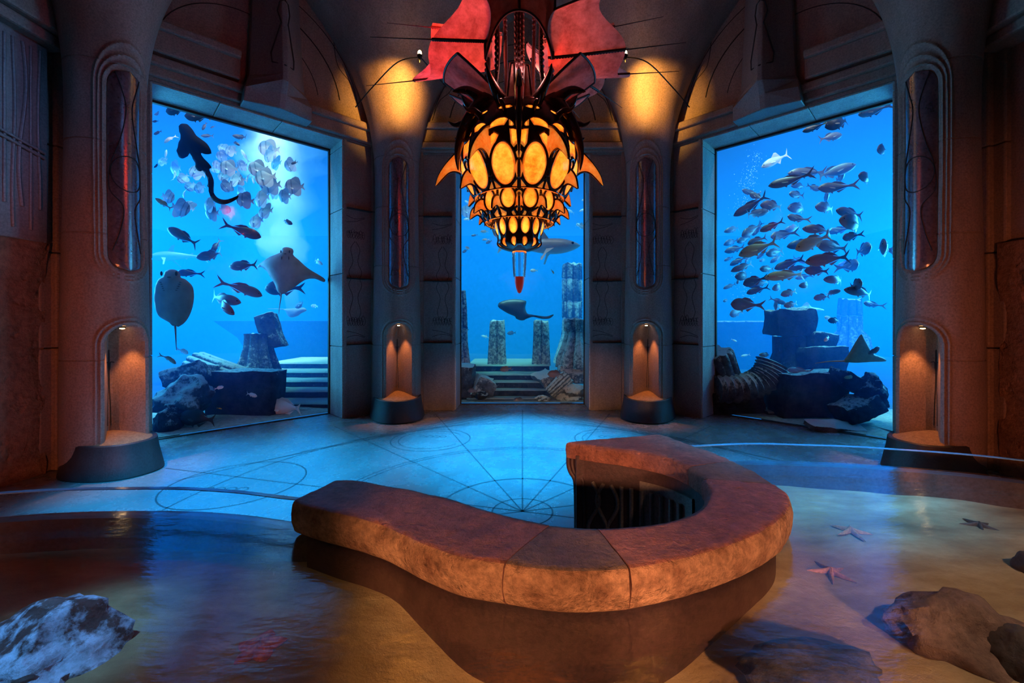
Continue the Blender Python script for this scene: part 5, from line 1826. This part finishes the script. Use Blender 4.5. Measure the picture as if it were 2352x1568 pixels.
# ---- single fish
SINGLES = [
 (cE,258,300,650,295,'surgeon','black',.3,'yellow','left of two black yellow tailed fish at the top of the batfish window'),
 (cE,608,400,1015,405,'surgeon','black',.3,'yellow','right of two black yellow tailed fish at the top of the batfish window'),
 (cE,890,635,955,500,'chub','dark',.9,None,'small dark fish swimming down right of the guitarfish head'),
 (cE,1022,600,1097,560,'chub','dark',1.2,None,'tiny dark oval fish under the right yellow tailed fish'),
 (cE,855,725,1082,728,'slim','grey',.8,None,'grey slender fish just right of the guitarfish shoulder'),
 (cE,90,380,250,340,'chub','grey',1.0,None,'greyish fish at the upper left edge of the batfish window'),
 (cE,60,490,182,488,'chub','dark',.7,None,'dark fish half hidden at the left edge of the batfish window'),
 (cE,80,700,236,650,'chub','brown',.7,None,'brown fish at the left edge of the batfish window, beside the guitarfish'),
 (cE,270,850,415,690,'slim','pale',.8,None,'thin bright silver fish diving left of the guitarfish'),
 (cE,100,1250,192,1170,'slim','dark',.6,None,'dark tail of a fish leaving by the left edge below the guitarfish fin'),
 (z2,762,467,908,500,'slim','dark',.6,None,'dark slender fish heading left in the bright patch of the batfish window'),
 (z2,826,548,738,505,'slim','dark',.7,None,'small dark striped fish heading right above the batfish'),
 (z2,1258,1192,1150,1148,'chub','dark',.7,None,'small dark fish at the right of the batfish window below the school'),
 (cF,910,682,1036,655,'chub','black',.8,None,'small black fish in front of a pale batfish'),
 (cG,140,395,368,565,'slim','olive',.4,None,'olive slender fish swimming up at the left edge of the batfish window'),
 (cG,300,865,840,1165,'slim','grey',.3,None,'large steel grey fish swimming up to the left below the batfish'),
 (cG,808,1360,1290,1290,'chub','grey',.5,None,'blue grey fish heading left above the stingray pair'),
 (cG,1050,1310,1160,1040,'slim','grey',.9,None,'upright grey fish crossing behind the blue grey fish'),
 (z2,987,1292,735,1212,'chub','dark',.4,None,'large dark fish heading right below the batfish school'),
 (z2,728,1535,975,1525,'chub','dark',.6,None,'dark blue fish heading left behind the eagle ray wing'),
 (z3,282,215,447,220,'chub','dark',.9,None,'dark fish behind the head of the upright stingray'),
 (z3,927,385,650,290,'slim','grey',.4,None,'greyish fish with a forked tail heading right below the eagle ray'),
 (z3,767,435,462,385,'slim','grey',.5,None,'slate fish with a wide forked tail above the dusky red fish'),
 (z3,732,527,520,395,'slim','red',.35,None,'dusky red fish swimming down to the right beside the upright stingray'),
 (z3,948,332,1200,325,'deep','dark',1.0,None,'dark fish mostly hidden behind the eagle ray body'),
 (z3,287,897,180,828,'slim','olive',.5,None,'olive fish swimming down beneath the upright stingray'),
 (z3,370,822,300,785,'deep','pale',1.0,None,'small pale fish beside the tail of the upright stingray'),
 (z3,300,1290,565,1325,'surgeon','black',.06,None,'large black fish near the sand in the lower left of the batfish window'),
 (z3,903,1228,1275,1212,'grouper','pale',.10,None,'pale plump grouper resting on the sand in front of the steps'),
 (z3,630,1070,575,1085,'deep','pale',.5,None,'tiny pale fish in front of the squared dark block'),
 (z3,890,1140,798,1122,'chub','pale',.45,None,'small silver fish in front of the lower part of the squared dark block'),
 (z3,620,1238,588,1228,'slim','yellow',.5,None,'tiny yellow fish near the foot of the squared dark block'),
 (z3,1382,155,1288,112,'jack','pale',1.3,None,'pale yellowish fish at the right edge of the batfish window'),
 (z3,1165,475,1258,435,'deep','blue',2.2,None,'hazy fish right of the eagle ray tail, larger of two'),
 (z3,1288,462,1350,470,'deep','pale',2.4,None,'hazy striped fish right of the eagle ray tail, smaller of two'),
 (z7c,440,555,655,455,'jack','pale',.8,None,'bright silver trevally above the big school'),
 (z7c,1072,300,885,345,'chub','grey',.7,None,'grey fish heading right at the top of the fish school window'),
 (z7c,760,278,932,228,'slim','black',.3,'yellow','black fish with a yellow tail at the top edge of the fish school window'),
 (z7c,942,240,1160,160,'surgeon','black',.3,None,'black fish along the top edge of the fish school window'),
 (z7c,1190,150,1410,100,'chub','grey',.3,None,'grey fish cut by the top right corner of the fish school window'),
 (z8c,962,392,1070,398,'surgeon','black',.9,None,'small black fish right of the tall squared block'),
 (z8c,412,660,548,668,'slim','dark',.7,None,'dark fish swimming over the ribbed arch fragment'),
 (z8c,1375,600,1268,680,'chub','brown',.3,None,'brown fish at the right edge in front of the triangular ray wing'),
 (z8c,630,775,805,790,'slim','grey',.5,None,'grey fish resting on the ledge of the huge dark block'),
 (z8c,1088,842,1196,832,'slim','olive',.4,None,'dim greenish fish right of the huge dark block'),
 (z8c,928,555,985,520,'deep','pale',.4,None,'pale butterflyfish on the dark ledge block'),
 (z8c,935,365,1005,395,'deep','pale',1.6,None,'pale fish left of the small black fish'),
 (z8c,310,1140,352,1095,'chub','pale',.4,None,'small striped fish near the sand under the arch base'),
 (z8c,555,1150,500,1130,'chub','grey',.4,None,'small grey fish over the sand before the huge dark block'),
 (z8c,250,560,200,540,'slim','pale',2.0,None,'thin silver fish before the far wall of the fish school window'),
 (z8c,280,675,350,660,'slim','pale',2.5,None,'thin pale fish low before the far wall of the fish school window'),
 (z6c,430,1185,512,1180,'deep','brown',.25,None,'brownish fish over the upper middle step'),
 (z6c,748,1215,862,1215,'deep','brown',.25,None,'brownish fish with a pale fin over the rocks right of the middle steps'),
 (z6c,215,1325,282,1328,'deep','grey',.2,None,'grey fish over the tumbled block left of the middle steps'),
 (z6c,520,1390,602,1392,'deep','grey',.2,None,'grey fish low over the lowest middle step'),
 (z6c,305,960,362,975,'jack','pale',3.5,None,'pale fish left of the left column stump'),
 (z6c,478,945,540,940,'deep','blue',2.6,None,'hazy fish between the two column stumps'),
 (z6c,190,890,226,925,'chub','dark',1.2,None,'dark fish beside the broken column at the left edge'),
 (z6c,632,525,682,528,'deep','pale',1.5,None,'pale round fish below the glass finial, right of it'),
 (z6c,792,548,774,520,'chub','olive',1.6,None,'small olive fish left of the tall fluted column'),
 (z6c,702,450,718,420,'chub','pale',.8,None,'small pale fish under the belly of the shark'),
 (c8,548,790,735,812,'chub','pale',1.0,None,'silvery fish left of the lowest chandelier tier, topmost of the small ones'),
 (c8,368,880,498,870,'chub','blue',2.0,None,'bluish small fish left of the lowest chandelier tier'),
 (c8,582,962,725,948,'chub','pale',1.2,None,'bright small fish just left of the shark tail'),
 (c8,250,1100,358,1165,'deep','pale',1.2,None,'bright curved fish near the left edge of the middle window'),
 (c8,190,1215,305,1160,'deep','blue',2.2,None,'hazy fish under the bright curved fish'),
 (c8,660,1030,790,985,'deep','blue',2.0,None,'hazy fish behind the tip of the shark tail'),
 (c8,160,1470,210,1480,'slim','pale',1.4,None,'tiny pale fish at the left edge of the middle window'),
 (z6c,1030,245,925,225,'jack','pale',1.4,None,'pale forked fish at the right edge of the middle window'),
 (z6c,940,215,985,235,'deep','pale',2.6,None,'hazy pale fish left of the forked fish'),
 (z6c,195,60,240,85,'slim','pale',2.8,None,'pale fish at the upper left of the middle window beside the chandelier'),
 (z6c,170,135,265,125,'bat','bat',3.0,None,'hazy pale batfish at the left edge of the middle window'),
 (z6c,185,185,240,180,'jack','pale',2.4,None,'pale forked fish at the left edge of the middle window'),
 (z6c,960,130,1020,110,'slim','pale',3.0,None,'hazy pale fish right of the lower chandelier tiers'),
 (z6c,870,120,935,140,'slim','pale',3.2,None,'hazy pale fish close to the right of the lower chandelier tiers'),
 (z6c,975,60,1020,40,'slim','pale',3.0,None,'hazy pale fish high at the right edge of the middle window'),
]
for (c, hx, hy, tx, ty, kind, tone, off, tail, lab) in SINGLES:
    nm = {'grouper': 'grouper', 'jack': 'trevally', 'surgeon': 'surgeonfish', 'bat': 'batfish'}.get(kind, 'reef_fish')
    tag(place_fish(nm, c(hx, hy), c(tx, ty), kind, tone, off, yaw=rf.uniform(-12, 12), tail=tail), lab, 'fish')

# sharks
M_SHARK = skin('grey shark skin', (.16, .20, .22), (.62, .68, .68), .4)
TONE['shark'] = M_SHARK
sh = place_fish('reef_shark', (1331, 562), (1142, 568), 'shark', 'shark', 1.1, yaw=8, roll=0)
tag(sh, 'grey reef shark gliding to the right behind the glass finial', 'shark')
s2 = place_fish('reef_shark', (340, 588), (456, 584), 'shark', 'shark', 5.0, yaw=0)
tag(s2, 'faint hazy shark at the left edge behind the upright stingray', 'shark')

# ---- flat bodied animals: outline with real thickness, domed on both sides
def inflated(name, outline, thick, origin_z, mats, tail=None, dent=None, curl=None, extra=None, step=.5):
    """outline in local (x, z); domed towards both sides along local y"""
    pts = [Vector((p.x, p.y)) for p in smooth_path([(q[0], q[1], 0) for q in outline], 3, True)]
    n0 = len(pts)
    xs = [p.x for p in pts]; zs = [p.y for p in pts]
    size = max(max(xs) - min(xs), max(zs) - min(zs))
    st = size / 30
    def inside(x, y):
        c = False
        for i in range(n0):
            a, q = pts[i], pts[(i + 1) % n0]
            if (a.y > y) != (q.y > y) and x < (q.x - a.x) * (y - a.y) / (q.y - a.y) + a.x: c = not c
        return c
    def dist(x, y):
        best = 1e9
        for i in range(n0):
            a, q = pts[i], pts[(i + 1) % n0]
            d = q - a; L2 = d.length_squared
            t = 0 if L2 == 0 else max(0, min(1, ((x - a.x) * d.x + (y - a.y) * d.y) / L2))
            best = min(best, math.hypot(x - a.x - d.x * t, y - a.y - d.y * t))
        return best
    allp = list(pts)
    y = min(zs) + st / 2
    while y < max(zs):
        x = min(xs) + st / 2
        while x < max(xs):
            if inside(x, y) and dist(x, y) > st * .45: allp.append(Vector((x, y)))
            x += st
        y += st
    v, e, f, _, _, _ = geometry.delaunay_2d_cdt(allp, [(i, (i + 1) % n0) for i in range(n0)], [list(range(n0))], 1, 1e-6)
    dd = [dist(p.x, p.y) for p in v]
    mx = max(dd)
    b = MB()
    for sgn in (-1, 1):
        vs = []
        for p, d in zip(v, dd):
            q = d / mx
            y = sgn * (thick * .5 * math.sqrt(max(0, 1 - (1 - min(1, q * 1.15)) ** 2)) + .002)
            c = curl(p.x, p.y) if curl else 0
            vs.append((p.x, y + c, p.y))
        b.add(vs, [tuple(q) if sgn > 0 else tuple(reversed(q)) for q in f], 0)
    # seal the edge
    ring = [(pts[i].x, (curl(pts[i].x, pts[i].y) if curl else 0), pts[i].y) for i in range(n0)]
    b.grid([[(x, y - .002, z) for x, y, z in ring], [(x, y + .002, z) for x, y, z in ring]], 0, close_v=True)
    if tail:
        tp, tr = tail
        b.tube(smooth_path(tp, 6), [tr[0] + (tr[1] - tr[0]) * i / (len(smooth_path(tp, 6)) - 1) for i in range(len(smooth_path(tp, 6)))], 8)
    if extra: extra(b)
    return b.build(name, mats, smooth=60)

def flat_animal(name, crop_, outline, centre, off, thick, mats, tail=None, tr=(.02, .004), curl=None, marks=None, yaw=0.0):
    cxp = crop_(*centre)
    Y = glass_y(cxp[0]) + off
    O = px(cxp[0], cxp[1], Y)
    def loc(p):
        q = px(*crop_(*p), Y) - O
        return (q.x, q.z)
    ol = [loc(p) for p in outline]
    tl = ([(lambda a: (a[0], 0, a[1]))(loc(p)) for p in tail], tr) if tail else None
    def extra(b):
        for (p, r, mi) in (marks or []):
            a = loc(p)
            b.ball((a[0], -thick * .46 + (curl(a[0], a[1]) if curl else 0), a[1]), r, 10, 6, mi)
    o = inflated(name, ol, thick, 0, mats, tl, curl=curl, extra=extra)
    o.location = O
    o.rotation_euler = (0, 0, R(yaw))
    return o
M_RAYPALE = plain('pale grey ray belly', (.26, .25, .25), .6, var=.2, scale=5)
M_RAYDARK = plain('dark slate ray skin', (.05, .06, .075), .5, var=.25, scale=6)
M_MARK = plain('dark gill marks', (.05, .045, .05), .7)

o = flat_animal('guitarfish', z2, [(330,385),(345,372),(385,372),(410,390),(440,425),(465,465),(500,492),(550,530),(580,575),(586,605),(570,620),(530,618),(500,608),(525,650),(560,685),(588,720),(585,735),(570,738),(580,765),(597,800),(605,850),(600,900),(612,940),(640,975),(690,992),(740,985),(790,965),(812,960),(800,985),(750,1015),(700,1030),(650,1025),(605,1000),(580,960),(570,900),(556,880),(562,850),(550,800),(520,756),(500,760),(475,752),(465,730),(468,705),(450,680),(425,630),(402,605),(385,640),(355,655),(325,645),(313,610),(320,560),(340,500),(335,440)],
    (480, 680), .42, .20, [plain('black guitarfish skin', (.006, .006, .008), .9, spec=.1)])
tag(o, 'long black guitarfish silhouette with a curved tail in front of the batfish', 'guitarfish')
o = flat_animal('stingray', z3, [(182,240),(190,212),(208,197),(240,190),(280,198),(305,225),(312,252),(345,265),(385,300),(405,335),(410,400),(400,470),(375,540),(340,590),(305,615),(288,622),(270,608),(255,616),(238,605),(225,590),(190,570),(150,545),(125,500),(112,420),(118,330),(140,270),(165,252)],
    (260, 400), .30, .14, [M_RAYPALE, M_MARK], [(268, 600), (272, 660), (275, 730), (279, 797)], (.018, .004),
    marks=[((190 + 8 * 0, 225), (.018, .02, .04), 1), ((300, 225), (.018, .02, .04), 1), ((245, 252), (.035, .012, .008), 1)] +
          [((182 + k * 7, 290 + k * 15), (.022, .01, .006), 1) for k in range(5)] + [((330 - k * 7, 290 + k * 15), (.022, .01, .006), 1) for k in range(5)])
tag(o, 'pale grey stingray swimming upright against the glass at the left edge of the batfish window', 'stingray')
o = flat_animal('eagle_ray', z3, [(1062,60),(1075,32),(1108,24),(1145,35),(1154,58),(1152,82),(1190,120),(1250,180),(1310,222),(1348,255),(1340,278),(1290,256),(1240,262),(1200,290),(1165,320),(1130,345),(1105,365),(1075,376),(1050,370),(1030,350),(1015,310),(990,270),(960,235),(940,205),(905,180),(860,162),(805,168),(835,145),(900,120),(960,95),(1020,78)],
    (1090, 200), .35, .16, [M_RAYPALE, M_MARK], [(1066, 365), (1060, 420), (1052, 470), (1046, 527)], (.014, .004), curl=lambda x, z: .55 * x * x,
    marks=[((1078, 62), (.012, .015, .03), 1), ((1140, 62), (.012, .015, .03), 1), ((1108, 78), (.03, .012, .008), 1), ((1085, 110), (.006, .012, .035), 1), ((1135, 110), (.006, .012, .035), 1)])
tag(o, 'pale grey eagle ray with spread pointed wings right of the centre of the batfish window', 'eagle ray')
o = flat_animal('stingray', z6c, [(420,768),(428,740),(480,722),(540,717),(598,727),(607,738),(600,770),(606,800),(618,815),(642,820),(690,828),(740,832),(778,820),(780,828),(755,846),(710,848),(655,836),(625,842),(600,852),(590,858),(565,858),(538,846),(530,832),(490,815),(450,792)],
    (540, 785), 1.2, .16, [M_RAYDARK, M_RAYPALE], curl=lambda x, z: -.4 * x * x)
tag(o, 'dark slate stingray gliding left above the middle steps', 'stingray')
o = flat_animal('stingray', z8c, [(1082,716),(1120,660),(1170,575),(1218,504),(1240,530),(1290,620),(1315,655),(1400,690),(1410,715),(1300,719),(1200,725),(1130,723)],
    (1240, 660), .35, .10, [plain('sandy ray skin', (.22, .21, .15), .6, var=.2)], [(1090, 712), (1040, 712), (960, 716), (860, 730)], (.018, .004))
tag(o, 'triangular sandy ray with a long tail at the right edge of the school window', 'stingray')
o = flat_animal('eagle_ray', z3, [(1085,490),(1130,485),(1190,482),(1235,478),(1255,500),(1215,520),(1190,540),(1140,552),(1112,535),(1100,510)],
    (1170, 510), 3.0, .12, [M_RAYPALE], [(1095, 492), (1040, 488), (965, 487)], (.012, .004))
tag(o, 'small hazy eagle ray far behind the tail of the big eagle ray', 'eagle ray')
# shark fin peeping above the tall block
o = flat_animal('reef_shark', z8c, [(700,298),(760,285),(775,270),(797,248),(806,270),(830,288),(900,300),(930,315),(860,325),(760,325),(700,312)], (800, 300), 4.0, .25, [M_SHARK])
tag(o, 'hazy shark with its back fin showing above the tall squared block', 'shark')

# ---- bubbles rising in the fish school window
M_BUB = plain('air bubble', (.8, .95, 1), .1, spec=.8)
b = MB()
rb = random.Random(5)
for k in range(420):
    f = rb.random()
    x = 1737 - 30 * f + rb.gauss(0, 9 + 8 * f); y = 350 + 140 * f + rb.gauss(0, 8)
    if k % 4 == 0: x, y = 1706 + rb.gauss(0, 16), 620 + 90 * rb.random()
    p = px(x, y, glass_y(1720) + 2.2 + rb.uniform(-.2, .2))
    r = .004 + .008 * rb.random() ** 2
    b.ball(p, r, 5, 4)
tag(b.build('air_bubbles', [M_BUB], smooth=180), 'plume of tiny air bubbles rising under the silver trevally', 'bubbles', kind='stuff')

# cloud of micro bubbles drifting down behind the batfish
def bubble_cloud():
    m = bpy.data.materials.new('white micro bubbles'); m.use_nodes = True
    t = m.node_tree; t.nodes.clear()
    out = t.nodes.new('ShaderNodeOutputMaterial')
    sc = t.nodes.new('ShaderNodeVolumeScatter'); sc.inputs['Color'].default_value = (.85, .95, 1, 1); sc.inputs['Density'].default_value = .13
    t.links.new(sc.outputs[0], out.inputs['Volume'])
    pts = [(650, 250, 105), (645, 330, 92), (640, 400, 74), (668, 470, 44), (640, 545, 48), (655, 610, 34), (664, 665, 22), (668, 712, 10)]
    Y = 12.6
    ctr = smooth_path([px(x, y, Y) for x, y, r in pts], 8)
    rad = [p.x for p in smooth_path([(r * Y / FPX, 0, 0) for x, y, r in pts], 8)]
    b = MB(); P = []
    for i, (c, r) in enumerate(zip(ctr, rad)):
        row = []
        for k in range(40):
            a = 2 * PI * k / 40
            d = Vector((math.cos(a), math.sin(a), 0))
            q = c + d * r
            row.append(c + d * r * (1 + .75 * noise.fractal(q * 1.3, .9, 2.1, 4)) + Vector((0, 0, .15 * noise.noise(q * 2))))
        P.append(row)
    b.grid(P, 0, close_v=True)
    b.add(P[0], [tuple(range(40))]); b.add(P[-1], [tuple(range(40))])
    o = b.build('bubble_cloud', [m], smooth=180)
    tag(o, 'whitish cloud of micro bubbles behind the batfish', 'bubbles', kind='stuff')
bubble_cloud()
